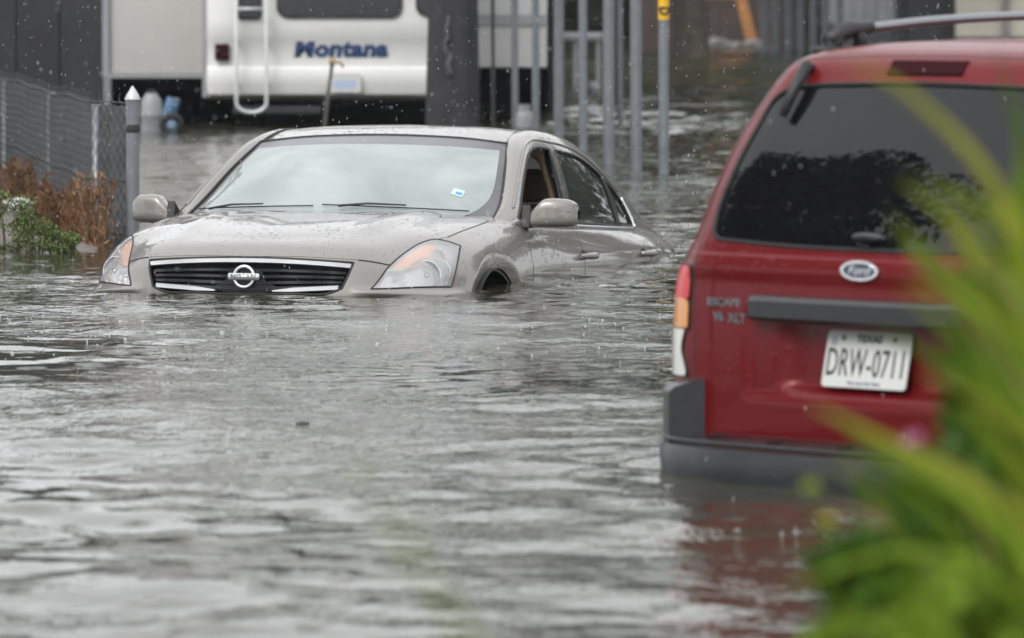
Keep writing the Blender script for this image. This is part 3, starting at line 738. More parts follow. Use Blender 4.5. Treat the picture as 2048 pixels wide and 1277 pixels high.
    obj('headliner', [C3(2.06, -.56, 1.345), C3(2.06, .56, 1.345), C3(3.35, .56, 1.37), C3(3.35, -.56, 1.37), C3(2.6, .56, 1.41), C3(2.6, -.56, 1.41)], [(0, 1, 4, 5), (5, 4, 2, 3)], 'tan_trim', root)
    body.out('body_shell', 'paint_beige_smooth', root, conv)
    CENTRE = None
    return root
build_sedan()

# ------------------------------------------------------------------ foliage helpers
mat('leaf_dark', (.036, .056, .020), .55, var=.45, vscale=3)
mat('leaf_mid', (.05, .09, .025), .5, var=.4, vscale=4)
mat('bark', (.09, .075, .06), .9, var=.4, vscale=9, bump=.8, bscale=20)
def leaf_cloud(name, parent, c, rad, n, size, m, seed=1, clumps=26, aspect=.5, droop=.3):
    """leaf blades in clumps through the volume of a crown: one mesh"""
    g = np.random.default_rng(seed); c = np.array(c, float); rad = np.array(rad, float)
    cc = g.normal(size=(clumps, 3)); cc /= np.linalg.norm(cc, axis=1, keepdims=True); cc *= g.uniform(.35, 1, (clumps, 1))**.5
    cr = g.uniform(.22, .42, clumps)
    k = g.integers(0, clumps, n); p = g.normal(size=(n, 3)); p /= np.linalg.norm(p, axis=1, keepdims=True)
    p = cc[k] + p * (cr[k] * g.uniform(.2, 1, n)**.4)[:, None]
    P = c + p * rad
    d = g.normal(size=(n, 3)); d[:, 2] -= droop; d /= np.linalg.norm(d, axis=1, keepdims=True)
    e = np.cross(d, g.normal(size=(n, 3))); e /= np.linalg.norm(e, axis=1, keepdims=True); f = np.cross(d, e)
    s = size * g.uniform(.6, 1.3, (n, 1))
    V = np.stack([P - d * s * .5, P + e * s * aspect * .5 + f * s * .08, P + d * s * .6, P - e * s * aspect * .5 + f * s * .08], 1).reshape(-1, 3)
    F = np.arange(n * 4).reshape(n, 4)
    return obj(name, V, F, m, parent, smooth=False)

def limb_mesh(name, parent, limbs, m='bark'):
    b = MB()
    for pts, r0, r1 in limbs:
        pc = curve(pts, .25); b.tube([Vector(p) for p in pc], list(np.linspace(r0, r1, len(pc))), 9)
    return b.obj(name, m, parent, smooth=True)

def broad_tree(loc, h, spread, seed, label, group, m='leaf_dark', n=5200, size=.22, clumps=34, name='tree'):
    g = random.Random(seed); root = empty(name, loc, label, 'tree', group)
    th = h * .42; limbs = [([(0, 0, -.8), (g.uniform(-.1, .1), 0, th * .5), (g.uniform(-.25, .25), g.uniform(-.2, .2), th), (0, 0, h * .75)], .035 * h, .012 * h)]
    for i in range(6):
        a = i * 1.05 + g.uniform(-.3, .3); e = spread * g.uniform(.55, .85)
        limbs.append(([(0, 0, th * .8), (math.cos(a) * e * .5, math.sin(a) * e * .5, th * 1.15), (math.cos(a) * e, math.sin(a) * e, h * g.uniform(.55, .8))], .016 * h, .004 * h))
    limb_mesh('trunk', root, limbs)
    leaf_cloud('crown', root, (0, 0, h * .66), (spread, spread, h * .36), n, size, m, seed, clumps)
    return root

# ------------------------------------------------------------------ the SUV (r = forward of its number plate, l = left, z = above the plate centre)
def build_suv():
    global CENTRE
    CENTRE = (2.0, 0, .2)
    a = R(43.5); h = Vector((math.sin(a), math.cos(a), 0)); L = Vector((-math.cos(a), math.sin(a), 0)); U = Vector((0, 0, 1))
    o = at(1721, 722, 16.2); K = 16.2 / 16.6
    root = empty('parked_suv', frame(o, h * K, L * K, U * K), 'dark red SUV seen from behind with roof rack, behind the green leaves', 'car')
    conv = lambda V: np.asarray(V, float)
    Rx, Lx, Zx = (1, 0, 0), (0, 1, 0), (0, 0, 1)
    rings = [(-.75,.84,.06,.2,4.05),(-.4,.86,.02,.24,4.2),(-.1,.865,0,.26,4.22),(.08,.86,.0,.26,4.2),(.18,.845,.004,.25,4.15),(.255,.815,.010,.23,4.0),
             (.285,.797,.018,.215,3.5),(.32,.780,.030,.21,3.2),(.45,.752,.082,.2,2.95),(.58,.718,.146,.19,2.7),(.70,.675,.218,.18,2.45),(.77,.64,.262,.17,2.3),
             (.815,.60,.292,.16,2.2),(.845,.54,.34,.15,2.1),(.868,.42,.43,.14,2.0),(.882,.22,.58,.1,1.85),(.888,.0,.75,.001,1.7)]
    net = []
    for z, lm, rb, rad, rf in rings:
        row = []
        for t in (0, .3, .6, .85, 1): 
            l = (lm - rad) * t; row.append((rb + .03 * (l / .6)**2 * (1 if z > -.3 else .5), l, z))
        e = row[-1]
        for q in (22.5, 45, 67.5, 90):
            row.append((e[0] + rad * (1 - math.cos(R(q))), e[1] + rad * math.sin(R(q)), z))
        r0 = row[-1][0]
        for t in (.12, .3, .5, .7, .88):
            r = r0 + (rf - r0) * t; row.append((r, lm * (1 - .05 * max(0, t - .5)), z))
        row.append((rf - .12, lm * .8, z)); row.append((rf - .02, lm * .4, z)); row.append((rf, 0, z))
        net.append(row)
    half = Surf.net(np.array(net).transpose(1, 0, 2), .014, .011, s0=1, s1=1)
    V = half.V
    # pressed panel and number-plate recess in the tailgate
    rear = V[:, 0] < .33
    def box(x, lo, hi, s): return np.clip((x - lo) / s, 0, 1) * np.clip((hi - x) / s, 0, 1)
    al = np.abs(V[:, 1])
    V[:, 0] += np.where(rear, .012 * box(al, -1, .435, .012) * box(V[:, 2], -.128, .13, .02), 0)
    V[:, 0] += np.where(rear, .038 * box(al, -1, .325, .06) * box(V[:, 2], -.105, .13, .03), 0)
    V[:, 0] -= np.where(rear, .010 * box(al, -1, .70, .03) * box(V[:, 2], .20, .285, .05), 0)
    for cs in (.88, 3.5):
        d = np.hypot(V[:, 0] - cs, V[:, 2] + .62); V[:, 1] += np.where((d < .47) & (V[:, 1] > .5), .02 * np.clip((.47 - d) / .05, 0, 1), 0)
    body = half.mirrored(); skin = body.bvh()
    isr = lambda C: C[:, 0] < .75
    def side(g): return lambda C: (C[:, 1] * g > .3) & (C[:, 0] > .35)

    # rear screen
    gw = poly([(-.575,.318),(-.3,.308),(0,.305),(.3,.308),(.575,.318)], [(.575,.318),(.605,.335),(.612,.37),(.598,.50),(.565,.64)], [(.565,.64),(.545,.71),(.50,.742),(.43,.752),(.2,.762)],
              [(.2,.762),(0,.765),(-.2,.762)], [(-.2,.762),(-.43,.752),(-.50,.742),(-.545,.71),(-.565,.64)], [(-.565,.64),(-.598,.50),(-.612,.37),(-.605,.335),(-.575,.318)], step=.012)
    # tailgate outline
    tg = poly([(-.645,-.235),(.645,-.235)], [(.645,-.235),(.648,-.05),(.65,.1),(.652,.24),(.655,.30)], [(.655,.30),(.652,.42),(.625,.60),(.585,.74)], [(.585,.74),(.55,.80),(.50,.828)], [(.50,.828),(.2,.838),(-.2,.838),(-.50,.828)],
              [(-.50,.828),(-.55,.80),(-.585,.74)], [(-.585,.74),(-.625,.60),(-.652,.42),(-.655,.30)], [(-.655,.30),(-.652,.24),(-.65,.1),(-.648,-.05),(-.645,-.235)], step=.014)
    gate = body.split(tg, Lx, Zx, isr)
    glass = gate.split(gw, Lx, Zx, isr)
    g = gate.out('tailgate', 'paint_red', root, conv)
    glass.shifted((.006, 0, 0)).out('rear_window', 'privacy_glass', root, conv)
    bead('window_seal', hits(skin, gw, Lx, Zx, (-1, 0, 0)), .007, 'black_rubber', root, conv, -.003)
    bead('panel_gap', hits(skin, tg, Lx, Zx, (-1, 0, 0)), .0035, 'black_rubber', root, conv, -.002)
    # side windows
    for sg in (1, -1):
        for P in (poly([(.50,.35),(1.22,.34)], [(1.22,.34),(1.20,.69)], [(1.20,.69),(.78,.69),(.62,.62)], [(.62,.62),(.50,.35)], step=.02),
                  poly([(1.30,.34),(2.10,.335)], [(2.10,.335),(2.05,.69)], [(2.05,.69),(1.28,.69)], [(1.28,.69),(1.30,.34)], step=.02),
                  poly([(2.18,.335),(2.82,.335)], [(2.82,.335),(2.5,.60),(2.38,.68)], [(2.38,.68),(2.13,.69)], [(2.13,.69),(2.18,.335)], step=.02)):
            body.split(P, Rx, Zx, side(sg)).out('side_window', 'privacy_glass', root, conv)
            bead('window_seal', hits(skin, P, Rx, Zx, (0, sg, 0)), .008, 'black_rubber', root, conv, -.003)
    # tail lamps wrap round the corners: looked at along the diagonal
    A = (-.70710678, .70710678, 0)
    for sg in (1, -1):
        Ad = (A[0] * 1.0, A[1] * sg, 0); D = (-.7, .7 * sg, 0)
        Ax = (.70710678, .70710678 * sg, 0)
        # coordinate across the corner: 0 at the gate edge, growing round to the side
        c0 = .70710678 * (.03 + .66)
        lamp = empty('tail_lamp'); lamp.parent = root
        for nm, m, z0, z1, x0, x1 in (('stop_lens', 'tail_red', .146, .240, .014, .22), ('turn_lens', 'tail_amber', .062, .142, .014, .235), ('reversing_lens', 'tail_white', -.075, .058, .03, .21)):
            P = poly([(c0 + x0, z0), (c0 + x1, z0)], [(c0 + x1, z0), (c0 + x1, z1)], [(c0 + x1, z1), (c0 + x0, z1)], [(c0 + x0, z1), (c0 + x0, z0)], step=.01)
            if nm == 'reversing_lens':
                P = poly([(c0 + .018, -.075), (c0 + .20, -.075)], [(c0 + .20, -.075), (c0 + .22, .058)], [(c0 + .22, .058), (c0 + .028, .058)], [(c0 + .028, .058), (c0 + .044, .0), (c0 + .028, -.04), (c0 + .018, -.075)], step=.01)
            s = body.split(P, Ax, Zx, lambda C, g=sg: (C[:, 0] < .5) & (C[:, 1] * g > .4))
            if len(s.F): 
                s.shifted((-.008 * .7, .008 * .7 * sg, 0)).out(nm, m, lamp, conv)
                bead('lens_edge', hits(skin, P, Ax, Zx, D), .004, 'black_rubber', lamp, conv, 0)
    # handle strip across the gate
    def strip_obj(name, l0, l1, z0, z1, prot, m, parent, taper=.03, rr=0.0):
        Vv = []; Ff = []; ls = np.linspace(l0, l1, 33)
        for i, l in enumerate(ls):
            e = min(1, min(l - l0, l1 - l) / taper) if taper else 1
            e = math.sqrt(max(0.02, 1 - (1 - e)**2)); zm, hh = (z0 + z1) / 2, (z1 - z0) / 2 * (.35 + .65 * e)
            r0 = hits(skin, [(l, .155)], Lx, Zx, (-1, 0, 0))[0][0].x
            for dr, dz in ((.02, -1), (-prot * .75, -1), (-prot, -.75), (-prot, .55), (-prot * .7, .92), (.02, 1)):
                Vv.append((r0 + (dr * e if dr < 0 else dr), l, zm + dz * hh))
            if i: Ff += [((i - 1) * 6 + k, (i - 1) * 6 + (k + 1) % 6, i * 6 + (k + 1) % 6, i * 6 + k) for k in range(6)]
        Ff += [tuple(range(6)), tuple(range(len(Vv) - 6, len(Vv)))]
        return obj(name, Vv, Ff, m, parent, auto=35)
    strip_obj('handle_strip', -.42, .42, .100, .170, .042, 'grey_plastic', root)
    # oval badge
    b0 = hits(skin, [(0, .25)], Lx, Zx, (-1, 0, 0))[0][0]
    bm4 = frame((b0.x - .003, 0, .25), (0, -1, 0), (0, 0, 1), (-1, 0, 0)); bad = empty('badge'); bad.parent = root
    el = lambda rx, ry: [(rx * math.cos(t), ry * math.sin(t)) for t in np.linspace(0, 2 * math.pi, 40, endpoint=False)]
    MB().prism(el(.068, .028), .008, bm4).obj('rim', 'chrome', bad)
    mat('badge_blue', (.06, .075, .10), .35, .3, .5)
    MB().prism(el(.057, .021), .002, bm4 @ Matrix.Translation((0, 0, .008))).obj('field', 'badge_blue', bad)
    text_part('lettering', 'Ford', .036, 'chrome', bad, bm4 @ Matrix.Translation((0, 0, .0105)), .001, sx=1.15, shear=.35)
    def lettering(s, l, z, size, sx=1.0, name='lettering', m='chrome_dull'):
        p = hits(skin, [(l, z)], Lx, Zx, (-1, 0, 0))[0][0]
        return text_part(name, s, size, m, root, frame((p.x - .003, l, z), (0, -1, 0), (0, 0, 1), (-1, 0, 0)), .002, sx=sx, bold=.0008)
    lettering('ESCAPE', .525, .142, .030, 1.25); lettering('V6', .545, .100, .036); lettering('XLT', .47, .098, .036)
    # number plate, leaning with its recess
    pt = frame((.030, 0, 0), (0, -1, 0), (.22, 0, .976), (-.976, 0, .22))
    pl = empty('number_plate'); pl.parent = root
    MB().prism(rrect(.305, .160, .012), .003, pt).obj('plate', 'plate_white', pl)
    u = pt @ Matrix.Translation((0, 0, .0038))
    text_part('number', 'DRW\u00b70711'.replace('\u00b7', '-'), .112, 'ink', pl, u @ Matrix.Translation((0, -.014, 0)), .0006, sx=.53, bold=.0004, spacing=1.05)
    text_part('state_name', 'TEXAS', .030, 'ink', pl, u @ Matrix.Translation((0, .058, 0)), .0006, sx=1.05, bold=.0012)
    text_part('motto', 'The Lone Star State', .015, 'ink_blue', pl, u @ Matrix.Translation((0, -.067, 0)), .0005)
    for x in (-.092, .092):
        st = [((.011 if k % 2 == 0 else .0045) * math.sin(k * math.pi / 5), (.011 if k % 2 == 0 else .0045) * math.cos(k * math.pi / 5)) for k in range(10)]
        MB().prism(st, .001, u @ Matrix.Translation((x, .059, 0))).obj('star', 'ink', pl)
    MB().prism(rrect(.022, .026, .003), .001, u @ Matrix.Translation((-.125, .050, 0))).obj('sticker', 'steel_grey', pl)
    # high brake lamp
    Vv = []; Ff = []
    for i, l in enumerate(np.linspace(-.135, .135, 15)):
        for z, pr in ((.785, .001), (.789, .006), (.824, .006), (.828, .001)):
            p = hits(skin, [(l, z)], Lx, Zx, (-1, 0, .3))[0]; q = p[0] + p[1] * pr; Vv.append(tuple(q))
        if i: Ff += [((i - 1) * 4 + k, (i - 1) * 4 + k + 1, i * 4 + k + 1, i * 4 + k) for k in range(3)]
    Ff += [(0, 1, 2, 3), tuple(range(len(Vv) - 4, len(Vv)))]
    obj('brake_lamp', Vv, Ff, 'brake_dark', root, auto=40)
    # rear wiper hanging from the top edge and the window latch
    w0 = hits(skin, [(.435, .800), (.455, .66)], Lx, Zx, (-1, 0, 0))
    wp = empty('rear_wiper'); wp.parent = root
    pA, pB = w0[0][0] + w0[0][1] * .022, w0[1][0] + w0[1][1] * .018
    MB().tube([pA, pA.lerp(pB, .5) + w0[0][1] * .006, pB], [.018, .016, .012], 8).obj('arm', 'black_plastic', wp, smooth=True)
    MB().tube([w0[0][0] - w0[0][1] * .01, pA + w0[0][1] * .006], .014, 10).obj('pivot', 'black_plastic', wp, smooth=True)
    lp = hits(skin, [(0, .338)], Lx, Zx, (-1, 0, 0))[0]
    P = [[(lp[0].x - .022 * math.sin(v) , .062 * math.cos(v) * math.cos(0) , .338 + .016 * math.sin(v) * s) for v in np.linspace(0, math.pi, 17)] for s in (-1, -.6, 0, .6, 1)]
    q = MB(); q.lathe([(.001, .03), (.6, .026), (.9, .016), (1, 0)], frame(lp[0], (0, .062, 0), (.006, 0, .014), (-.8, 0, .3)), 20); q.obj('window_latch', 'grey_plastic', root, smooth=True)
    # bumper: a deep step across the back with raised corner blocks
    path = [(.85,.90),(.45,.895),(.22,.865),(.06,.80),(-.06,.68),(-.115,.52),(-.145,.25),(-.155,0)]
    path = np.concatenate([np.array(path), (np.array(path)[:-1] * [1, -1])[::-1]]); pc = curve(path, .03)
    T = np.gradient(pc, axis=0); T /= np.linalg.norm(T, axis=1, keepdims=True); N = np.stack([-T[:, 1], T[:, 0]], 1)
    if N[len(N) // 2][0] > 0: N = -N
    prof = [(-.20,-.238),(-.03,-.254),(-.008,-.262),(0,-.280),(-.004,-.33),(-.012,-.42),(-.05,-.52),(-.14,-.55)]
    Vv = [(p[0] + n[0] * d, p[1] + n[1] * d, z) for p, n in zip(pc, N) for d, z in prof]; k = len(prof)
    Ff = [(i * k + j, i * k + j + 1, (i + 1) * k + j + 1, (i + 1) * k + j) for i in range(len(pc) - 1) for j in range(k - 1)]
    bmp = obj('bumper', Vv, Ff, 'grey_plastic', root, auto=30)
    bd = [Vector((p[0] + n[0] * -.012, p[1] + n[1] * -.012, -.246)) for p, n in zip(pc, N)]
    MB().tube(bd, .006, 6).obj('bumper_edge', 'chrome_dull' if False else 'grey_plastic', bmp, smooth=True)
    for t in np.linspace(.18, .82, 9):                     # tread ribs on the step
        i = int(t * (len(pc) - 1)); p, n = pc[i], N[i]
        MB().box((p[0] - n[0] * .10 - .035, p[1] - n[1] * .10 - .004, -.242), (p[0] - n[0] * .10 + .035, p[1] - n[1] * .10 + .004, -.236)).obj('tread_rib', 'grey_plastic', bmp)
    for sg in (1, -1):
        cp = np.array([(.80,.895),(.45,.890),(.22,.860),(.07,.795),(-.03,.70),(-.055,.665)]) * [1, sg]; c2 = curve(cp, .02)
        T = np.gradient(c2, axis=0); T /= np.linalg.norm(T, axis=1, keepdims=True); N2 = np.stack([-T[:, 1], T[:, 0]], 1)
        if N2[-1][0] > 0: N2 = -N2
        pf = [(-.17,-.064),(-.140,-.066),(-.014,-.102),(0,-.116),(0,-.275),(-.17,-.275)]
        Vv = [(p[0] + n[0] * d, p[1] + n[1] * d, z) for p, n in zip(c2, N2) for d, z in pf]; k = len(pf)
        Ff = [(i * k + j, i * k + j + 1, (i + 1) * k + j + 1, (i + 1) * k + j) for i in range(len(c2) - 1) for j in range(k - 1)] + [tuple(range((len(c2) - 1) * k, len(c2) * k))]
        obj('bumper_corner', Vv, Ff, 'grey_plastic', bmp, auto=30)
    # roof rack
    for sg in (1, -1):
        rk = empty('roof_rail'); rk.parent = root
        l = .515 * sg; pts = curve([(.50,l,.880),(.58,l,.905),(.75,l,.922),(1.1,l,.940),(1.6,l,.945),(2.0,l,.925),(2.15,l,.88)], .04)
        MB().tube([Vector(p) for p in pts], .014, 10).obj('rail', 'chrome_dull', rk, smooth=True)
        for r in (.52, 2.08):
            f = MB()
            for s in (-1, 1):
                f.tube([Vector((r + .02 + s * .07, l, .845)), Vector((r + .03 + s * .055, l, .885)), Vector((r + .03 + s * .03, l, .91))], [.028, .024, .020], 8)
            f.tube([Vector((r - .06, l, .88)), Vector((r + .03, l, .912)), Vector((r + .13, l, .917))], [.022, .026, .020], 8)
            f.box((r - .10, l - .03, .838), (r + .16, l + .03, .862), .008)
            f.obj('rail_foot', 'black_plastic', rk, smooth=True)
    body.out('body_shell', 'paint_red', root, conv)
    CENTRE = None
    return root
build_suv()

# ------------------------------------------------------------------ background: camper trailer, dark shed, posts
def box_obj(name, a, b, m, parent=None, bev=0.0):
    return MB().box(a, b, bev).obj(name, m, parent, smooth=bool(bev), auto=40 if bev else None)

RVY = 54.3
def rv():
    pL, pR = at(410, 100, RVY), at(952, 100, RVY)
    x0, x1 = pL.x, pR.x; Zp = lambda py: at(600, py, RVY).z; Xp = lambda px: at(px, 100, RVY).x
    root = empty('camper_trailer', ((x0 + x1) / 2, RVY, 0), 'white camper trailer with a rear ladder parked in the flood', 'trailer')
    ox = (x0 + x1) / 2
    P = lambda x, y, z: (x - ox, y, z)                     # local: x from the trailer's middle, y behind the rear wall
    zb, zt = Zp(200), 3.3
    # rear wall, bowed in section: rolled lower edge, a pressed band, upright above
    prof = [(.28, zb), (.10, zb + .01), (.03, zb + .05), (.0, zb + .14), (-.012, Zp(150)), (.0, Zp(138)), (.025, Zp(134)), (.025, Zp(86)), (.0, Zp(78)), (-.005, Zp(40)), (0.02, 2.0), (.12, zt - .15), (.3, zt)]
    xs = [x0, x0 + .02, x0 + .07] + list(np.linspace(x0 + .2, x1 - .2, 9)) + [x1 - .07, x1 - .02, x1]
    off = [.14, .05, .01] + [0] * 9 + [.01, .05, .14]
    V = [P(x, y + o, z) for x, o in zip(xs, off) for y, z in prof]; k = len(prof)
    F = [(i * k + j, i * k + j + 1, (i + 1) * k + j + 1, (i + 1) * k + j) for i in range(len(xs) - 1) for j in range(k - 1)]
    obj('rear_wall', V, F, 'rv_white', root, auto=35)
    box_obj('side_shell', P(x0 + .01, .13, zb + .04), P(x1 - .01, 9.5, zt), 'rv_white', root)
    box_obj('corner_trim', P(x0 - .03, .10, zb + .02), P(x0 + .012, .22, zt), 'steel_grey', root)
    def pane(px0, px1, py1, r=.09):
        a, b = Xp(px0), Xp(px1); z0 = Zp(py1); z1 = z0 + .95
        w_ = empty('window'); w_.parent = root
        m4 = frame(P((a + b) / 2, -.012, (z0 + z1) / 2), (1, 0, 0), (0, 0, 1), (0, -1, 0))
        MB().prism(rrect(b - a, z1 - z0, r), .012, m4).obj('pane', 'dark_window', w_)
        MB().tube([m4 @ Vector((x, y, .012)) for x, y in rrect(b - a, z1 - z0, r) + rrect(b - a, z1 - z0, r)[:2]], .012, 6, caps=False).obj('window_frame', 'black_rubber', w_, smooth=True)
    pane(474, 521, 37, .04); pane(556, 802, 34); pane(834, 930, 31)
    tl = box_obj('tail_light', P(Xp(430), -.03, Zp(121)), P(Xp(458), .02, Zp(88)), 'brake_dark', root, .008)
    # ladder
    ld = empty('ladder'); ld.parent = root
    xa, xb = Xp(474), Xp(534); yl = -.13; pts = [(xa, yl, 3.1), (xa, yl, Zp(200))]
    arc = [((xa + xb) / 2 - (xb - xa) / 2 * math.cos(t), yl, Zp(206) - .085 * math.sin(t)) for t in np.linspace(0, math.pi, 14)]
    pts += arc + [(xb, yl, Zp(200)), (xb, yl, 3.1)]
    mat('ladder_metal', (.62, .63, .64), .35, .3)
    MB().tube([Vector(P(*p)) for p in pts], .017, 8).obj('rails', 'ladder_metal', ld, smooth=True)
    for z in np.arange(Zp(18), 3.0, .30): MB().tube([Vector(P(xa, yl, z)), Vector(P(xb, yl, z))], .013, 6).obj('rung', 'ladder_metal', ld, smooth=True)
    for z in (Zp(165), Zp(80), 1.9):
        for x in (xa, xb): MB().tube([Vector(P(x, yl, z)), Vector(P(x, .02, z))], .012, 6).obj('bracket', 'steel_grey', ld, smooth=True)
    text_part('lettering', 'Montana', .205, 'ink_blue', root, frame(P((Xp(583) + Xp(778)) / 2, .02, Zp(99)), (1, 0, 0), (0, 0, 1), (0, -1, 0)), .004, sx=1.12, shear=.12, bold=.010, spacing=1.05)
    # small rear plate
    pm = frame(P(Xp(690), -.035, Zp(166)), (1, 0, 0), (0, 0, 1), (0, -1, 0)); q = empty('number_plate'); q.parent = root
    MB().prism(rrect(.29, .17, .015), .006, pm).obj('plate', 'plate_white', q)
    mat('plate_blue', (.38, .46, .62), .5)
    MB().prism(rrect(.20, .075, .01), .002, pm @ Matrix.Translation((0, -.015, .006))).obj('print', 'plate_blue', q)
    mat('under_dark', (.038, .038, .041), .85)
    box_obj('frame_rail', P(x0 + .1, .25, zb - .03), P(x1 - .1, 9.3, zb + .05), 'under_dark', root)
    box_obj('rear_bumper', P(x0 + .25, .02, zb - .13), P(x0 + 1.05, .12, zb - .06), 'under_dark', root, .01)
    for x in (x0 + .25, x1 - .25):
        for y in (3.6, 4.5):
            MB().lathe([(0, -.11), (.26, -.11), (.35, -.08), (.35, .08), (.26, .11), (0, .11)], Matrix.Translation(P(x, y, .02)) @ Matrix.Rotation(R(90), 4, 'Y'), 24).obj('wheel', 'black_rubber', root, smooth=True)
    # slide-out rooms either side
    s0, s1 = at(212, 100, RVY + .9).x, at(408, 100, RVY + .9).x; zz = at(300, 150, RVY + .9).z
    so = box_obj('slide_out', P(s0, .9, zz), P(s1 + .05, 5.2, 3.0), 'rv_slide', root, .02)
    box_obj('flange', P(s0 - .03, .86, zz - .02), P(s0 + .03, .95, 3.05), 'steel_grey', so)
    box_obj('flange', P(s0 - .03, .87, zz - .03), P(s1, .96, zz + .02), 'steel_grey', so)
    s0, s1 = at(950, 100, RVY + 1.2).x, at(1094, 100, RVY + 1.2).x; zz = at(1000, 136, RVY + 1.2).z
    so = box_obj('slide_out', P(s0, 1.2, zz), P(s1, 5.0, 3.0), 'rv_white', root, .02)
    box_obj('trim_band', P(s0 + .01, 1.17, at(1000, 50, RVY + 1.2).z), P(s1 - .01, 1.21, at(1000, 30, RVY + 1.2).z), 'steel_grey', so)
rv()

def shed():
    x0, x1, y0, y1 = -9.5, at(1098, 100, 60.5).x, 56.2, 70.0
    root = empty('open_shed', (x0, y0, 0), 'dark open-fronted shed behind the camper trailer', 'shed')
    P = lambda x, y, z: (x - x0, y - y0, z)
    box_obj('back_wall', P(x0, y1, -.5), P(x1, y1 + .1, 4.6), 'dark_wall', root)
    box_obj('side_wall', P(x1, y0 + 4.2, -.5), P(x1 + .08, y1, 4.6), 'dark_wall', root)
    box_obj('side_wall', P(x0 - .08, y0, -.5), P(x0, y1, 4.6), 'dark_wall', root)
    box_obj('roof', P(x0 - .4, y0 - .3, 4.6), P(x1 + .4, y1 + .4, 4.75), 'steel_grey', root)
    xa = at(206, 100, y0).x
    n = 14; ww = (xa - x0) / n                               # dark boards left of the trailer
    for i in range(n):
        box_obj('wall_board', P(x0 + i * ww + .006, y0, -.5), P(x0 + (i + 1) * ww - .006, y0 + .04 + .012 * (i % 2), 4.4), 'dark_wall', root)
    box_obj('post', P(xa + .005, y0 - .04, -.5), P(xa + .075, y0 + .08, 4.55), 'steel_grey', root)
shed()

def post(px, wpx, base, label, group='round steel posts standing in the water', dark=False, far=None, top=3.2):
    d = far or FPX * CAM_H / (base - HORIZON); p = at(px, base, d); r = wpx / FPX * d / 2
    b = MB(); lean = random.uniform(-.006, .006) * top
    b.tube([Vector((0, 0, -.5)), Vector((lean * .5, 0, top / 2)), Vector((lean, 0, top))], r, 14)
    b.tube([Vector((lean, 0, top)), Vector((lean, 0, top + .02))], r * 1.12, 14)
    o = b.obj('steel_post', 'black_plastic' if dark else 'galvanised', None, smooth=True, auto=40)
    o.location = (p.x, d, 0); tag(o, label, 'post', group)
    return o, p, d, r
PN = 'round steel posts standing in the water'
post(1030, 14, 252, 'slim grey post just left of the small white tank')
post(1072, 15, 258, 'slim grey post just right of the small white tank')
post(1117, 20, 272, 'grey steel post rising behind the sedan\'s rear roof edge, second thick one')
post(1167, 17, 300, 'slim grey post midway between two thick posts behind the sedan')
post(1217, 23, 325, 'thick grey post two to the left of the yellow-marked post')
post(1239, 13, 238, 'thinnest far post seen between two thick posts')
post(1273, 23, 337, 'thick grey post next left of the yellow-marked post')
o, p, d, r = post(1327, 21, 347, 'thick grey post with a yellow marker at its top')
mat('yellow_marker', (.72, .42, .01), .4)
zc = at(1327, 12, d).z
mk = MB().tube([Vector((0, 0, zc - .095)), Vector((0, 0, zc + .16))], r * 1.06, 16).obj('yellow_marker', 'yellow_marker', o, smooth=True, auto=40)
text_part('letter', 'D', .10, 'ink', o, frame((0, -r * 1.06 - .003, zc - .035), (0, 0, -1), (1, 0, 0), (0, -1, 0)), .002, sx=.8, bold=.004)
post(987, 8, 262, 'thin dark rod between the tree trunk and the grey posts', group='dark rods', dark=True)
p_, = [post(155, 20, 230, 'tall grey pole behind the chain-link fence')[0]]
for k, (px, lab) in enumerate(((1530, 'first of the far pale posts left of the SUV roof'), (1553, 'second of the far pale posts counted from the left'), (1577, 'third of the far pale posts counted from the left'), (1601, 'fourth of the far pale posts counted from the left'),
                               (1627, 'fifth of the far pale posts counted from the left'), (1651, 'sixth of the far pale posts counted from the left'), (1679, 'last far pale post, just left of the roof rack'))):
    post(px, 14, 100, lab, 'far row of fence posts', far=108 + k * .6)

def trunk_tree():
    d = 50.5; c = at(904, 255, d); root = empty('tree', (c.x, d, 0), 'dark tree trunk standing in front of the camper trailer\'s corner', 'tree')
    mat('bark_dark', (.035, .034, .037), .95, var=.3, vscale=5, bump=.5, bscale=20)
    rad = 46 / FPX * d; rows = []
    for z in np.linspace(-.6, 4.2, 26):
        f = 1 + .25 * math.exp(-(z + .6) * 1.2)
        rows.append([(rad * f * (1 + .08 * math.sin(5 * a + z * .6) + .05 * math.sin(11 * a - z)) * math.cos(a), rad * f * (1 + .08 * math.sin(5 * a + z * .6)) * math.sin(a), z) for a in np.linspace(0, 2 * math.pi, 33)])
    Surf.net(rows, .2, .04).out('trunk', 'bark_dark', root, lambda V: V)
    mat('pale_grey', (.10, .10, .105), .9, var=.3, vscale=30)  # paler grey for the upright streaks on the bark
    for (px, py0, py1, wd) in ((895, 30, 85, 9), (899, 105, 155, 11), (892, 60, 120, 6)):
        a0, a1 = at(px, py0, d - rad), at(px, py1, d - rad); pts = []
        for t in np.linspace(0, 1, 8):
            z = a0.z + (a1.z - a0.z) * t; x = a0.x - c.x + .01 * math.sin(9 * t)
            pts.append(Vector((x, -math.sqrt(max(0, (rad * 1.05)**2 - x * x)) - .0, z)))
        ww = wd / FPX * d / 2
        MB().tube(pts, [ww * (.3 + .7 * math.sin(math.pi * t)) for t in np.linspace(0, 1, 8)], 8).obj('pale_streak', 'pale_grey', root, smooth=True)
    leaf_cloud('crown', root, (0, 0, 5.6), (2.6, 2.6, 1.9), 2600, .16, 'leaf_dark')
trunk_tree()

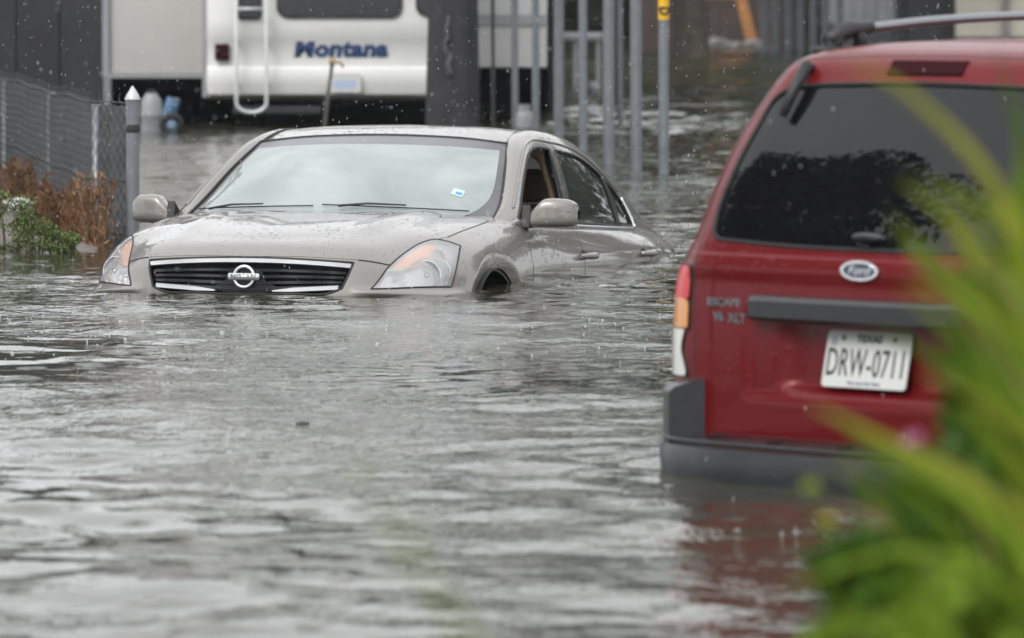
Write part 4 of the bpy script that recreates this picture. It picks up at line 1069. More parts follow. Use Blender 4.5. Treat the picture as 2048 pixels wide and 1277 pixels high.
# ------------------------------------------------------------------ small things in the water behind
def small_things():
    # white tank and blue drum under the trailer's slide-out
    d = 53.0; c = at(303, 258, d)
    mat('tank_white', (.26, .275, .285), .45, var=.08, vscale=6); mat('drum_blue', (.10, .19, .32), .4, var=.15, vscale=6)
    r = empty('white_tank', (c.x, d, 0), 'squat white plastic tank under the trailer\'s slide-out', 'tank')
    MB().lathe([(0, -.3), (.095, -.3), (.10, -.02), (.098, .12), (.103, .13), (.097, .15), (.09, .27), (.06, .31), (.05, .33), (0, .335)], None, 20).obj('body', 'tank_white', r, smooth=True, auto=50)
    MB().lathe([(0, .33), (.04, .33), (.04, .36), (0, .365)], None, 16).obj('cap', 'black_plastic', r, smooth=True, auto=50)
    d = 53.4; c = at(328, 245, d); r = empty('blue_drum', (c.x, d, 0), 'tilted blue drum beside the squat white tank', 'drum')
    m4 = Matrix.Rotation(R(18), 4, 'Y')
    MB().lathe([(0, -.3), (.062, -.3), (.064, 0), (.068, .01), (.064, .03), (.064, .2), (.068, .21), (.062, .235), (.062, .29), (0, .285)], m4, 20).obj('body', 'drum_blue', r, smooth=True, auto=50)
    MB().lathe([(0, .28), (.02, .28), (.02, .30), (0, .30)], m4 @ Matrix.Translation((.03, 0, 0)), 12).obj('bung', 'tank_white', r, smooth=True)
    d = 52.6; c = at(343, 235, d); r = empty('tyre', (c.x, d, .065), 'black tyre with a pale blue hub under the trailer', 'tyre')
    m4 = Matrix.Rotation(R(90), 4, 'X')
    MB().lathe([(.055, -.05), (.09, -.05), (.105, -.03), (.105, .03), (.09, .05), (.055, .05), (.055, -.05)], m4, 24).obj('tread', 'black_rubber', r, smooth=True)
    mat('hub_blue', (.20, .28, .40), .5); MB().lathe([(0, .03), (.03, .035), (.056, .02), (.056, -.03)], m4, 20).obj('hub', 'hub_blue', r, smooth=True)
    # gas bottle behind the posts, floating ball
    d = 54.0; c = at(1049, 245, d); r = empty('gas_bottle', (c.x, d, 0), 'small white gas bottle between two slim grey posts', 'bottle')
    MB().lathe([(0, -.15), (.07, -.14), (.078, -.08), (.078, .09), (.066, .14), (.03, .17), (.018, .175), (.018, .20), (0, .20)], None, 20).obj('body', 'tank_white', r, smooth=True)
    MB().lathe([(.05, .15), (.055, .15), (.055, .21), (.05, .21), (.05, .15)], None, 18).obj('collar', 'tank_white', r, smooth=True, auto=40)
    d = 66.0; c = at(1183, 178, d); r = empty('float_ball', (c.x, d, c.z), 'pale round float ball in the water behind the posts', 'ball')
    MB().lathe([(.0, -.085), (.045, -.073), (.078, -.035), (.086, 0), (.078, .035), (.045, .073), (0, .085)], None, 20).obj('shell', 'tank_white', r, smooth=True)
    MB().tube([Vector((.012 * math.cos(a) , 0, .092 + .012 * math.sin(a))) for a in np.linspace(0, 6.28, 13)], .004, 6).obj('eye', 'black_plastic', r, smooth=True)
    # rail on two legs behind the posts
    d = 74.0; a, b = at(1098, 74, d), at(1205, 74, d); r = empty('low_rail', (a.x, d, 0), 'pale horizontal rail low over the water behind the posts', 'rail')
    box_obj('bar', (0, 0, a.z - .05), (b.x - a.x, .06, a.z + .05), 'steel_grey', r, .01)
    for x in (.05, (b.x - a.x) * .5, b.x - a.x - .05): box_obj('leg', (x - .03, .062, -.4), (x + .03, .12, a.z + .03), 'steel_grey', r)
    # hose stand in front of the trailer
    d = 47.5; c = at(664, 130, d); c2 = at(640, 245, d); mat('stake', (.10, .095, .09), .7); mat('brass', (.36, .26, .11), .45, .4)
    r = empty('tap_stand', (c2.x, d, 0), 'thin leaning tap stand in front of the trailer\'s number plate', 'tap')
    dx = c.x - c2.x
    MB().tube([Vector((-.03, 0, -.4)), Vector((dx * .6, 0, c.z * .55)), Vector((dx, 0, c.z))], [.020, .017, .015], 8).obj('pipe', 'stake', r, smooth=True)
    MB().lathe([(0, 0), (.018, 0), (.024, .03), (.020, .06), (0, .07)], Matrix.Translation((dx, 0, c.z - .01)), 12).obj('valve', 'brass', r, smooth=True)
    MB().tube([Vector((dx, 0, c.z + .02)), Vector((dx + .07, -.02, c.z + .02)), Vector((dx + .09, -.02, c.z - .02))], .011, 8).obj('spout', 'brass', r, smooth=True)
small_things()

# ------------------------------------------------------------------ far right: dark house skirt, timber frame, beige wall
def far_right():
    mat('house_brown', (.050, .036, .030), .8, var=.3, vscale=1.2); mat('timber', (.42, .19, .06), .7, var=.2, vscale=5)
    mat('beige_wall', (.50, .47, .40), .7, var=.08, vscale=2); mat('rubble', (.24, .22, .21), .9, var=.35, vscale=4)
    d = 128.0; x0, x1 = at(1285, 0, d).x, at(1560, 0, d).x
    r = empty('brown_house', (x0, d, 0), 'dark brown house wall behind the orange timber frame', 'house')
    n = 16; ww = (x1 - x0) / n
    for i in range(n): box_obj('board', (i * ww + .01, 0, -.5), ((i + 1) * ww - .01, .06 + .02 * (i % 2), 3.0), 'house_brown', r)
    box_obj('side_wall', (0, .1, -.5), (x1 - x0, 7, 2.95), 'house_brown', r)
    mb = MB(); mb.add([(-.4, -.5, 2.95), (x1 - x0 + .4, -.5, 2.95), (x1 - x0 + .4, 7.5, 2.95), (-.4, 7.5, 2.95), (-.4, 3.5, 4.4), (x1 - x0 + .4, 3.5, 4.4)], [(0, 1, 5, 4), (2, 3, 4, 5), (0, 4, 3), (1, 2, 5), (0, 3, 2, 1)]); mb.obj('roof', 'dark_wall', r)
    # timber A-frame swing stand
    d = 116.0; r0 = at(1490, 65, d); r1 = at(1445, 5, d)
    r = empty('timber_frame', (r1.x, d, 0), 'orange timber A-frame standing before the dark brown house', 'frame')
    top = 2.2; sl = (r0.x - r1.x) / (1.0)
    for yy in (0, 2.2):
        for s in (-1, 1):
            MB().tube([Vector((s * .75, yy, -.5)), Vector((s * .08, yy, top))], .085, 4).obj('leg', 'timber', r)
        box_obj('brace', (-.42, yy - .04, .92), (.42, yy + .04, 1.05), 'timber', r)
    box_obj('beam', (-.09, -.2, top - .02), (.09, 2.4, top + .16), 'timber', r)
    g = random.Random(4); d = 112
    for k, (px, py, s, lab) in enumerate(((1395, 82, .22, 'pale flat lump of rubble under the timber frame, left end'), (1440, 76, .30, 'largest lump of rubble under the timber frame'), (1470, 80, .2, 'grey lump of rubble under the timber frame\'s right leg'), (1510, 78, .24, 'rightmost lump of rubble by the far posts'))):
        c = at(px, py, d); bm = bmesh.new(); bmesh.ops.create_icosphere(bm, subdivisions=2, radius=s)
        for v in bm.verts: v.co *= 1 + g.uniform(-.25, .25); v.co.z *= .6
        q = MB(); q.bm(bm); o = q.obj('rubble_lump', 'rubble', None, smooth=True); o.location = (c.x, d, .02); tag(o, lab, 'rubble', 'rubble lumps')
    # pale van end behind the far posts, dark doorway, beige wall
    d = 124.0; x0, x1 = at(1660, 0, d).x, at(1792, 0, d).x; mat('van_grey', (.20, .205, .22), .4, coat=.4, var=.2, vscale=1.5)
    r = empty('grey_caravan', (x0, d, 0), 'pale grey caravan end beyond the far posts', 'caravan')
    box_obj('shell', (0, 0, .3), (x1 - x0, 3.5, 2.6), 'van_grey', r, .12)
    for i in range(5): box_obj('rib', (.12 + i * (x1 - x0 - .2) / 5, -.03, .35), (.19 + i * (x1 - x0 - .2) / 5, .01, 2.4), 'van_grey', r)
    box_obj('skirt', (.05, .05, -.5), (x1 - x0 - .05, 3.3, .298), 'dark_wall', r)
    d = 100.0; x0, xm, x1 = at(1794, 0, d).x, at(1908, 0, d).x, at(2130, 0, d).x
    r = empty('beige_house', (x0, d, 0), 'beige house wall with a dark open doorway above the SUV roof', 'house')
    box_obj('wall', (xm - x0, 0, .35), (x1 - x0, .2, 3.0), 'beige_wall', r)
    box_obj('skirting', (xm - x0, .03, -.5), (x1 - x0, .17, .348), 'rubble', r)
    box_obj('doorway', (0, .3, -.5), (xm - x0 + .02, .4, 3.0), 'under_dark', r)
    for x in (0, xm - x0 - .03): box_obj('door_post', (x, .0, -.5), (x + .06, .29, 3.0), 'under_dark', r)
    box_obj('downpipe', (at(2006, 0, d).x - x0, -.12, -.5), (at(2018, 0, d).x - x0, -.02, 3.0), 'rubble', r)
    mb = MB(); w_ = x1 - x0; mb.add([(-.4, -.5, 3.0), (w_ + .4, -.5, 3.0), (w_ + .4, 7.5, 3.0), (-.4, 7.5, 3.0), (-.4, 3.5, 4.6), (w_ + .4, 3.5, 4.6)], [(0, 1, 5, 4), (2, 3, 4, 5), (0, 4, 3), (1, 2, 5), (0, 3, 2, 1)]); mb.obj('roof', 'dark_wall', r)
far_right()

# ------------------------------------------------------------------ trees behind: seen as the dark of the water
G = 'trees beyond the houses'
for k, (x, y, h, sp, lab) in enumerate(((-15, 92, 11, 6.5, 'dark tree beyond the shed at the far left'), (-4, 98, 10, 6.5, 'dark tree right behind the shed roof'), (6, 138, 16, 9, 'dark tree behind the brown house'),
        (16, 140, 17, 9, 'dark tree between the brown and the beige house'), (12, 106, 13, 6, 'dark tree behind the grey caravan'), (24, 112, 14, 7, 'dark tree behind the beige house'), (3, 100, 10, 5.5, 'dark tree left of the brown house'), (-24, 80, 9, 6, 'dark tree at the far end of the chain-link fence'))):
    broad_tree((x, y, 0), h, sp, 30 + k, lab, G, n=7000, size=.75, clumps=60)
for k, (x, y, h, sp, lab) in enumerate(((-19, -3, 11, 6, 'unseen added tree behind the photographer to the far left'), (-10, -13, 12, 6, 'unseen added tree behind the photographer on the left'), (2, -16, 11, 6, 'unseen added tree straight behind the photographer'), (-26, 8, 9, 5, 'unseen added tree on the left bank outside the view'), (-9.5, 41, 8, 4, 'yard tree left of the view, nearer the fence'), (15, 44, 9, 5, 'street tree right of the view beside the SUV'), (17, 58, 10, 5.5, 'street tree right of the view, further along'), (19, 30, 9, 5, 'street tree right of the view, nearest'))):
    broad_tree((x, y, 0), h, sp, 90 + k, lab, 'garden and street trees outside the view', n=5000, size=.5, clumps=50)  # the garden trees are unseen, added to darken the tailgate's reflections
broad_tree((-15.0, 18.6, 0), 11.2, 4.6, 77, 'broad oak behind the photographer, mirrored in the SUV\'s rear window', None, n=17000, size=.34, clumps=46)
def far_hedge():
    g = np.random.default_rng(3); n = 30000
    P = np.stack([g.uniform(-60, 70, n), 150 + g.normal(0, 1.2, n), g.uniform(-.2, 13.5, n)], 1)
    P[:, 2] *= (.65 + .35 * np.sin(P[:, 0] * .35) * np.sin(P[:, 0] * .11 + 1))
    d = g.normal(size=(n, 3)); d /= np.linalg.norm(d, axis=1, keepdims=True); e = np.cross(d, g.normal(size=(n, 3))); e /= np.linalg.norm(e, axis=1, keepdims=True)
    s = g.uniform(.6, 1.6, (n, 1)); V = np.stack([P - d * s, P + e * s * .6, P + d * s, P - e * s * .6], 1).reshape(-1, 3)
    tag(obj('far_hedge', V, np.arange(4 * n).reshape(n, 4), 'leaf_dark', None, smooth=False), 'dark wood closing the far end of the flood', 'hedge', kind='stuff')
far_hedge()

# ------------------------------------------------------------------ left: chain-link fence on a muddy bank
FA, FB, FC, FD = Vector((-1.915, 30.3, 0)), Vector((-2.17, 30.9, 0)), Vector((-3.26, 38.2, 0)), Vector((-4.9, 49.5, 0))
def fence():
    h = .74; root = empty('chain_link_fence', FA, 'dark chain-link fence with screening fabric along the left bank', 'fence')
    line = [FA - FA, FB - FA, FC - FA, FD - FA]; seg = [(line[i + 1] - line[i]).length for i in range(3)]
    def pos(u):
        for i in range(3):
            if u <= seg[i] or i == 2: return line[i].lerp(line[i + 1], u / seg[i])
            u -= seg[i]
    tot = sum(seg)
    # end post with a pointed cap
    p = MB(); p.lathe([(0, -.9), (.033, -.9), (.033, .66), (0.033, .66)], None, 18); p.obj('end_post', 'galvanised', root, smooth=True, auto=50)
    mat('galv_light', (.50, .51, .52), .4, .3)
    MB().lathe([(.0355, .655), (.0355, .742)], None, 18).obj('cap_sleeve', 'galvanised', root, smooth=True)
    MB().lathe([(.034, .743), (.040, .745), (.040, .752), (.028, .775), (.003, .815), (0, .816)], None, 18).obj('post_cap', 'galv_light', root, smooth=True, auto=40)
    MB().lathe([(.036, .58), (.0375, .59), (.0375, .61), (.036, .62)], None, 18).obj('clamp_band', 'black_plastic', root, smooth=True)
    for u in (.66, 3.9, 8.0, 13.5):
        q = pos(u); o = MB().tube([Vector((q.x + .03, q.y, -.9)), Vector((q.x + .03, q.y, h - .03))], .024, 10).obj('line_post', 'galvanised', root, smooth=True)
    # woven wire
    mat('wire', (.085, .088, .094), .5, .5); V = []; F = []
    def seg_(a, b, r=.0015):
        d = (b - a).normalized(); x = d.orthogonal().normalized(); y = d.cross(x); k = len(V)
        for p_ in (a, b):
            for t in range(3): V.append(p_ + (x * math.cos(t * 2.094) + y * math.sin(t * 2.094)) * r)
        for t in range(3): F.append((k + t, k + (t + 1) % 3, k + 3 + (t + 1) % 3, k + 3 + t))
    u = 0; st = .052; par = 0
    rr = random.Random(5)
    def sag(u): return .007 * math.sin(u * 1.3) + .006 * math.sin(u * 3.1 + 1)
    while u < tot - .1:
        a, b = pos(u), pos(u + st); n = 26; wig = [(a if (k + par) % 2 == 0 else b) + Vector((0, 0, -.30 + (h + .30 + sag(u)) * k / n)) for k in range(n + 1)]
        for k in range(n): seg_(wig[k], wig[k + 1])
        tip = wig[-1] + Vector((rr.uniform(-.01, .01), 0, .03)); seg_(wig[-1], tip)
        u += st; par = 1 - par
    for z in (h - .02, .32, .05):
        uu = 0
        while uu < tot - .2: seg_(pos(uu) + Vector((0, -.004, z + sag(uu))), pos(uu + .2) + Vector((0, -.004, z + sag(uu + .2))), .004); uu += .2
    o = obj('wire_mesh', V, F, 'wire', root, smooth=False); o['kind'] = 'stuff'
    # pleated screening fabric tied behind it
    mat('screen_cloth', (.075, .077, .082), .85, var=.35, vscale=5, bump=.3, bscale=18)
    us = np.arange(.10, tot, .03); rows = []
    for u in us:
        q = pos(u); t = (pos(min(u + .05, tot)) - pos(u - .05)).normalized(); nn = Vector((t.y, -t.x, 0))
        if nn.x < 0: nn = -nn
        am = .035 * math.sin(u * 17 + 2 * math.sin(u * 2.3)) + .02 * math.sin(u * 41)
        rows.append([tuple(q + nn * (.055 - am * (.4 + .6 * abs(math.sin(z * 2.2 + u)))) + Vector((0, 0, z + (sag(u) - .02 if z > .6 else 0)))) for z in (-.3, 0, .25, .5, .72)])
    Surf.net(rows, .03, .06).out('screen_fabric', 'screen_cloth', root, lambda V: V)
fence()

def bank():
    mat('mud', (.16, .14, .13), .85, var=.3, vscale=5, bump=.8, bscale=9)
    xs = np.linspace(-9, -1.4, 90); ys = np.linspace(28.6, 46, 150); g = np.random.default_rng(9)
    ph = g.uniform(0, 6, (8, 2)); X, Y = np.meshgrid(xs, ys, indexing='ij')
    # bank crest follows the near side of the fence
    fx = np.interp(Y, [28, 30.3, 30.9, 38.2, 49], [-2.05, -2.02, -2.30, -3.40, -4.9])
    Z = .20 * (1 - np.exp(-np.clip(fx + .02 - X, -2, 9) * 1.3)) - .0
    Z = np.where(X > fx, -.35 * np.clip((X - fx) * 2, 0, 1) - .01, Z) * 1.0
    Z = np.minimum(Z, np.interp(Y, [28.6, 29.3, 29.9, 30.3], [-.5, -.12, .06, .5]))
    for i in range(8): Z += .012 * np.sin(X * (2 + i * 1.7) + ph[i, 0]) * np.sin(Y * (1.5 + i * 1.4) + ph[i, 1])
    Z -= .02
    k = np.arange(X.size).reshape(X.shape); F = np.stack([k[:-1, :-1], k[1:, :-1], k[1:, 1:], k[:-1, 1:]], -1).reshape(-1, 4)
    tag(obj('mud_bank', np.stack([X, Y, Z], -1).reshape(-1, 3), F, 'mud'), kind='structure')
bank()

# dry rust-brown weeds along the fence foot, a green bush and a bag on the bank
mat('weed_dry', (.30, .165, .085), .8, var=.5, vscale=6); mat('bush_green', (.085, .125, .028), .5, var=.45, vscale=9); mat('twig', (.12, .09, .07), .9)
def weed(seed, h, w_, n, m='weed_dry'):
    g = np.random.default_rng(seed); V = []; F = []; stems = MB()
    for i in range(9):
        a = g.uniform(0, 6.28); rr_ = w_ * g.uniform(0, .8); hh = h * g.uniform(.6, 1)
        b0 = Vector((rr_ * math.cos(a) * .5, rr_ * math.sin(a) * .5, -.25)); t = Vector((rr_ * math.cos(a), rr_ * math.sin(a), hh))
        stems.tube([b0, b0.lerp(t, .5) + Vector((g.normal() * .02, 0, 0)), t], [.006, .004, .002], 4)
        for k in range(n):
            q = b0.lerp(t, .25 + .75 * g.random()); d = Vector((g.normal() * .35, g.normal() * .35, .6 + abs(g.normal()))).normalized(); s = g.uniform(.015, .045)
            e = d.orthogonal().normalized() * s * .15; j = len(V); q = q + Vector((g.normal() * .015, g.normal() * .015, 0))
            V += [q, q + d * s * .5 + e, q + d * s, q + d * s * .5 - e]; F.append((j, j + 1, j + 2, j + 3))
    return V, F, stems
spots = [(20, 345, 37.6, .46), (48, 350, 36.0, .44), (80, 350, 34.9, .46), (108, 378, 33.6, .42), (135, 400, 32.6, .40), (160, 402, 31.9, .38), (188, 400, 31.2, .40), (215, 405, 30.75, .30), (238, 385, 30.55, .40), (8, 335, 38.5, .42)]
labs = ['dry brown weed clump at the photo\'s left edge by the fence', 'dry brown weed clump second from the left along the fence', 'tall dry brown weeds where the fence fabric darkens', 'dry brown weeds above the muddy bank crest', 'dry brown weeds on the bank midway to the end post', 'dry brown weed clump at the fence corner fold',
        'dry weed clump with one taller spike near the fence end', 'short dry weed clump by the fence end', 'tall dry brown weed clump right beside the end post', 'dry brown weeds at the far left edge of the fence']
for k, ((px, py, d, h), lab) in enumerate(zip(spots, labs)):
    c = at(px, py, d); r = empty('dry_weed', (c.x - .10, d - .25, 0), lab, 'weed', 'dry weeds along the fence')
    V, F, stems = weed(50 + k, max(.2, c.z + .10), .19, 120); obj('foliage', V, F, 'weed_dry', r, smooth=False); stems.obj('stems', 'twig', r)
for k, (px, py, d, h, wd, lab) in enumerate(((20, 425, 29.75, .26, .16, 'bright green bush at the left edge of the flood'), (70, 455, 29.65, .17, .12, 'low green bush right of the bright one on the bank'), (112, 475, 29.6, .10, .08, 'small green sprig cluster on the mud at the waterline'), (140, 478, 29.55, .10, .05, 'last tiny green sprig before the open water'))):
    c = at(px, py, d); r = empty('green_bush', (c.x, d, 0), lab, 'bush', 'green bushes on the bank')
    limb = MB()
    g = random.Random(k)
    for i in range(7):
        t = Vector((g.uniform(-wd, wd) * .8, g.uniform(-.1, .1), h * g.uniform(.6, 1))); limb.tube([Vector((t.x * .3, 0, -.1)), t * .6, t], [.006, .004, .002], 4)
    limb.obj('stems', 'twig', r)
    leaf_cloud('foliage', r, (0, 0, h * .5), (wd, .12, h * .62), int(1500 * wd / .16), .022, 'bush_green', 60 + k, 22, .42, -.8)
def bag():
    d = 30.9; c = at(36, 412, d); g = np.random.default_rng(2); bm = bmesh.new(); bmesh.ops.create_icosphere(bm, subdivisions=4, radius=.07)
    for v in bm.verts:
        n = v.co.normalized(); k = .25 * math.sin(9 * n.x + 3 * n.y) * math.sin(7 * n.z + 5 * n.y) + .12 * math.sin(23 * n.x) * math.sin(19 * n.y + 2)
        v.co = Vector((v.co.x * 1.15, v.co.y, v.co.z * .55)) * (1 + k)
    mat('bag_white', (.55, .53, .56), .5, var=.25, vscale=12); q = MB(); q.bm(bm); o = q.obj('plastic_bag', 'bag_white', None, smooth=True)
    o.location = (c.x, d, max(.1, c.z)); tag(o, 'crumpled whitish plastic bag lying on the mud above the green bush', 'bag')
    bm = bmesh.new(); bmesh.ops.create_icosphere(bm, subdivisions=2, radius=.020); q = MB()
    for v in bm.verts: v.co.z *= .5; v.co.x *= 1.3
    q.bm(bm); c = at(605, 853, 18.25); o = q.obj('floating_debris', 'black_plastic', None, smooth=True); o.location = (c.x, 18.25, .006); tag(o, 'small dark lump of debris floating in the open water', 'debris')
bag()

# ------------------------------------------------------------------ near bank under the photographer, with garden plants
def near_bank():
    mat('garden_soil', (.09, .07, .05), .9, var=.35, vscale=6, bump=.8, bscale=12)
    xs = np.linspace(-14, 14, 90); ys = np.concatenate([np.linspace(-30, 0, 20), np.linspace(.3, 8.6, 60)]); X, Y = np.meshgrid(xs, ys, indexing='ij')
    Z = np.interp(Y, [-30, 5.5, 7.2, 8.6], [.16, .14, .02, -.5]) + .02 * np.sin(X * 2.1) * np.sin(Y * 1.7)
    k = np.arange(X.size).reshape(X.shape); F = np.stack([k[:-1, :-1], k[1:, :-1], k[1:, 1:], k[:-1, 1:]], -1).reshape(-1, 4)
    tag(obj('garden_ground', np.stack([X, Y, Z], -1).reshape(-1, 3), F, 'garden_soil'), kind='structure')
near_bank()

def blade_mesh(pts, w0, fold=.25, n=14):
    """a strap leaf along pts: folded cross-section, widest in the middle, pointed tip at the first point"""
    P = curve([tuple(p) for p in pts], .02); V = []; F = []; m = len(P)
    for i, p in enumerate(P):
        t = Vector(P[min(i + 1, m - 1)] - P[max(i - 1, 0)]).normalized(); side = t.cross(Vector((0, 1, 0)))
        side = side.normalized() if side.length > 1e-4 else Vector((1, 0, 0)); up = side.cross(t)
        u = i / (m - 1); w_ = w0 * min(1, (u / .28)**.7) * (1 - .35 * max(0, u - .6))
        p = Vector(p); V += [p - side * w_ / 2 + up * w_ * fold, p, p + side * w_ / 2 + up * w_ * fold]
        if i: F += [((i - 1) * 3 + k, (i - 1) * 3 + k + 1, i * 3 + k + 1, i * 3 + k) for k in range(2)]
    return V, F
def leafmat(name, c1, c2):
    m = mat(name, c1, .55, col2=c2, vscale=14, spec=.25); b = m.node_tree.nodes['Principled BSDF']
    return m
leafmat('strap_green', (.11, .20, .012), (.19, .27, .022)); leafmat('strap_yellow', (.23, .28, .018), (.32, .33, .05)); leafmat('strap_tan', (.40, .35, .13), (.34, .33, .11)); leafmat('strap_deep', (.035, .085, .008), (.075, .14, .012))
def strap_plant():
    base = Vector((.86, 6.3, .14)); root = empty('strap_leaf_plant', base, 'tall strap-leaved green plant at the right edge, out of focus', 'plant')
    leaves = [  # pixel path from tip to root, depth, width (m), material
        ([(1672,126),(1760,150),(1860,225),(1960,330),(2030,460),(2080,640),(2120,900)], 4.35, .026, 'strap_yellow'),
        ([(1868,352),(1920,420),(1985,520),(2050,640),(2120,820)], 4.55, .020, 'strap_tan'),
        ([(1775,425),(1840,500),(1930,590),(2030,720),(2110,930)], 4.4, .040, 'strap_green'),
        ([(1790,575),(1870,640),(1960,730),(2050,860),(2120,1050)], 4.5, .030, 'strap_green'),
        ([(1612,806),(1700,850),(1810,905),(1930,965),(2050,1060),(2130,1200)], 4.45, .034, 'strap_yellow'),
        ([(1700,880),(1800,930),(1900,985),(2010,1070),(2110,1210)], 4.3, .040, 'strap_green'),
        ([(1850,690),(1920,740),(2000,830),(2080,960),(2130,1120)], 4.6, .045, 'strap_green'),
        ([(1880,800),(1950,850),(2030,940),(2110,1080)], 4.5, .050, 'strap_green'),
        ([(1555,1182),(1640,1152),(1730,1120),(1830,1105),(1950,1140),(2060,1220)], 4.3, .012, 'strap_green'),
        ([(1740,640),(1820,690),(1920,760),(2020,860),(2110,1000)], 4.7, .034, 'strap_deep'),
        ([(1800,480),(1880,560),(1970,640),(2060,760),(2120,900)], 4.6, .046, 'strap_green'),
        ([(1690,960),(1780,1000),(1880,1050),(1990,1130),(2090,1240)], 4.6, .040, 'strap_deep'),
        ([(1900,560),(1960,680),(2010,800),(2060,950)], 4.8, .060, 'strap_deep'),
        ([(2050,250),(2035,380),(2030,520),(2050,700),(2100,950)], 4.65, .036, 'strap_green'),
        ([(1990,90),(2030,230),(2060,420),(2085,640),(2120,900)], 4.7, .018, 'strap_deep'),
        ([(1950,560),(2000,600),(2060,700),(2110,860)], 4.75, .050, 'strap_deep'),
        ([(2040,180),(2046,330),(2056,520),(2080,760)], 4.2, .016, 'strap_green'),
        ([(2085,700),(2040,800),(2030,940),(2060,1100),(2110,1260)], 4.6, .060, 'strap_deep'),
        ([(2000,880),(2010,980),(2050,1100),(2100,1250)], 4.7, .060, 'strap_deep')]
    g = random.Random(12)
    for k in range(130):                                    # the rest of the fan of blades
        tx, ty = g.uniform(1640, 2030), g.uniform(330, 1260)
        if tx < 1780 and ty < 820: tx += 220
        if k % 4 == 0: tx, ty = g.uniform(1580, 1800), g.uniform(850, 1250)
        ang = g.uniform(.35, 1.0); ln = g.uniform(260, 520)
        pts = [(tx + ln * t * math.cos(ang * (.75 + .5 * t)), ty + ln * t * math.sin(ang * (.55 + .9 * t))) for t in (0, .25, .5, .75, 1)]
        leaves.append((pts, g.uniform(4.3, 5.0), (g.uniform(.012, .024) if k < 26 else g.uniform(.004, .011)), g.choice(['strap_green', 'strap_green', 'strap_yellow', 'strap_deep', 'strap_deep', 'strap_tan'])))
    for pts, d, w_, m in leaves:
        P = [at(px, py, 1.40 * d + .10 * (k - 2) / 4) - base for k, (px, py) in enumerate(pts)]
        last = P[-1]; P += [last.lerp(Vector((0, 0, .4)), .5) + Vector((.03, 0, 0)), Vector((random.uniform(-.03, .03), random.uniform(-.03, .03), 0))]
        V, F = blade_mesh(P, w_ * (1.2 if w_ < .02 else .78)); obj('leaf', V, F, m, root)
strap_plant()

def shrub(name, loc, region, n, size, m, label, seed, group=None, aspect=.5):
    root = empty(name, loc, label, 'plant', group); g = np.random.default_rng(seed); loc = Vector(loc)
    c, rad = region; b = MB()
    for i in range(12):
        t = Vector((c[0] + g.uniform(-1, 1) * rad[0] * .8, c[1] + g.uniform(-1, 1) * rad[1] * .8, c[2] + g.uniform(-.6, .9) * rad[2])) - loc
        b.tube([Vector((t.x * .15, t.y * .15, 0)), Vector((t.x * .6, t.y * .6, t.z * .55)), t], [.006, .004, .002], 5)
    b.obj('stems', 'twig', root, smooth=True)
    o = leaf_cloud('foliage', root, Vector(c) - loc, rad, n, size, m, seed, 40, aspect); o['kind'] = 'stuff'
    return root
mat('shrub_green', (.035, .085, .008), .6, var=.6, vscale=16, spec=.15); mat('shrub_light', (.12, .19, .014), .6, var=.5, vscale=16, spec=.15)
c = at(1920, 1140, 6.6); shrub('leafy_shrub', (c.x + .1, 6.6, .12), ((c.x + .02, 6.6, c.z - .10), (.18, .25, .20)), 4200, .055, 'shrub_green', 'dark green leafy shrub filling the lower right corner', 5)
c = at(1790, 1220, 6.1); shrub('leafy_shrub', (c.x + .1, 6.1, .12), ((c.x + .03, 6.1, c.z - .10), (.13, .2, .13)), 1500, .045, 'shrub_light', 'paler green shrub low at the bottom right', 6)
c = at(1990, 860, 6.9); shrub('leafy_shrub', (c.x + .05, 6.9, .1), ((c.x + .05, 6.9, c.z - .1), (.12, .2, .34)), 2200, .06, 'shrub_green', 'deep green shrub behind the strap leaves at the right edge', 8)

def flower(px, py, d, r, m, label, petals=9, cat='flower'):
    d *= 1.32; r *= 1.1; c = at(px, py, d); base = Vector((c.x + .12, d + .05, .12)); root = empty('flower', base, label, cat, 'garden flowers in front of the SUV'); q = c - base
    MB().tube([Vector((0, 0, 0)), q * .5 + Vector((.03, 0, 0)), q], [.0025, .002, .0015], 5).obj('stem', 'strap_deep', root, smooth=True)
    for k in range(petals):
        a = 2 * math.pi * k / petals; e = (k % 3 - 1) * .5
        dv = Vector((math.cos(a) * math.cos(e), math.sin(e) - .4, math.sin(a) * math.cos(e))).normalized(); sd = dv.orthogonal().normalized()
        obj('petal', [q, q + dv * r * .6 + sd * r * .35, q + dv * r, q + dv * r * .6 - sd * r * .35], [(0, 1, 2, 3)], m, root, smooth=False)
mat('petal_pink', (.50, .16, .34), .6); mat('petal_purple', (.22, .06, .28), .6); mat('petal_yellow', (.34, .30, .015), .6); mat('petal_lime', (.20, .28, .03), .6); mat('petal_dusty', (.32, .18, .16), .6)
flower(1825, 878, 5.2, .012, 'petal_pink', 'pink flower head low against the red tailgate')
flower(1702, 948, 5.3, .010, 'petal_purple', 'purple flower head in front of the SUV\'s bumper')
flower(1622, 972, 5.1, .011, 'petal_lime', 'lime green flower bud before the bumper, leftmost of the flowers')
flower(1655, 1040, 5.2, .011, 'petal_yellow', 'yellow flower head below the lime green bud')
flower(1758, 1035, 5.1, .012, 'petal_dusty', 'dusty pink flower head right of the yellow one')
flower(1725, 1155, 5.0, .012, 'petal_purple', 'faded purple flower head above the pale shrub')
def sprig(px, py, d, pts, w_, m, label, name='grass_stem'):
    P = [at(x, y, d) for x, y in pts]; base = Vector((P[-1].x + .15, d, .14)); root = empty(name, base, label, 'grass')
    P = [p - base for p in P] + [Vector((0, 0, 0))]
    V, F = blade_mesh(P, w_, .1); obj('blade', V, F, m, root)
    return root, P
r, P = sprig(0, 0, 3.7, [(668,850),(705,940),(770,1030),(850,1150),(950,1290)], .0075, 'strap_green', 'thin green grass stem, blurred, crossing the open water')
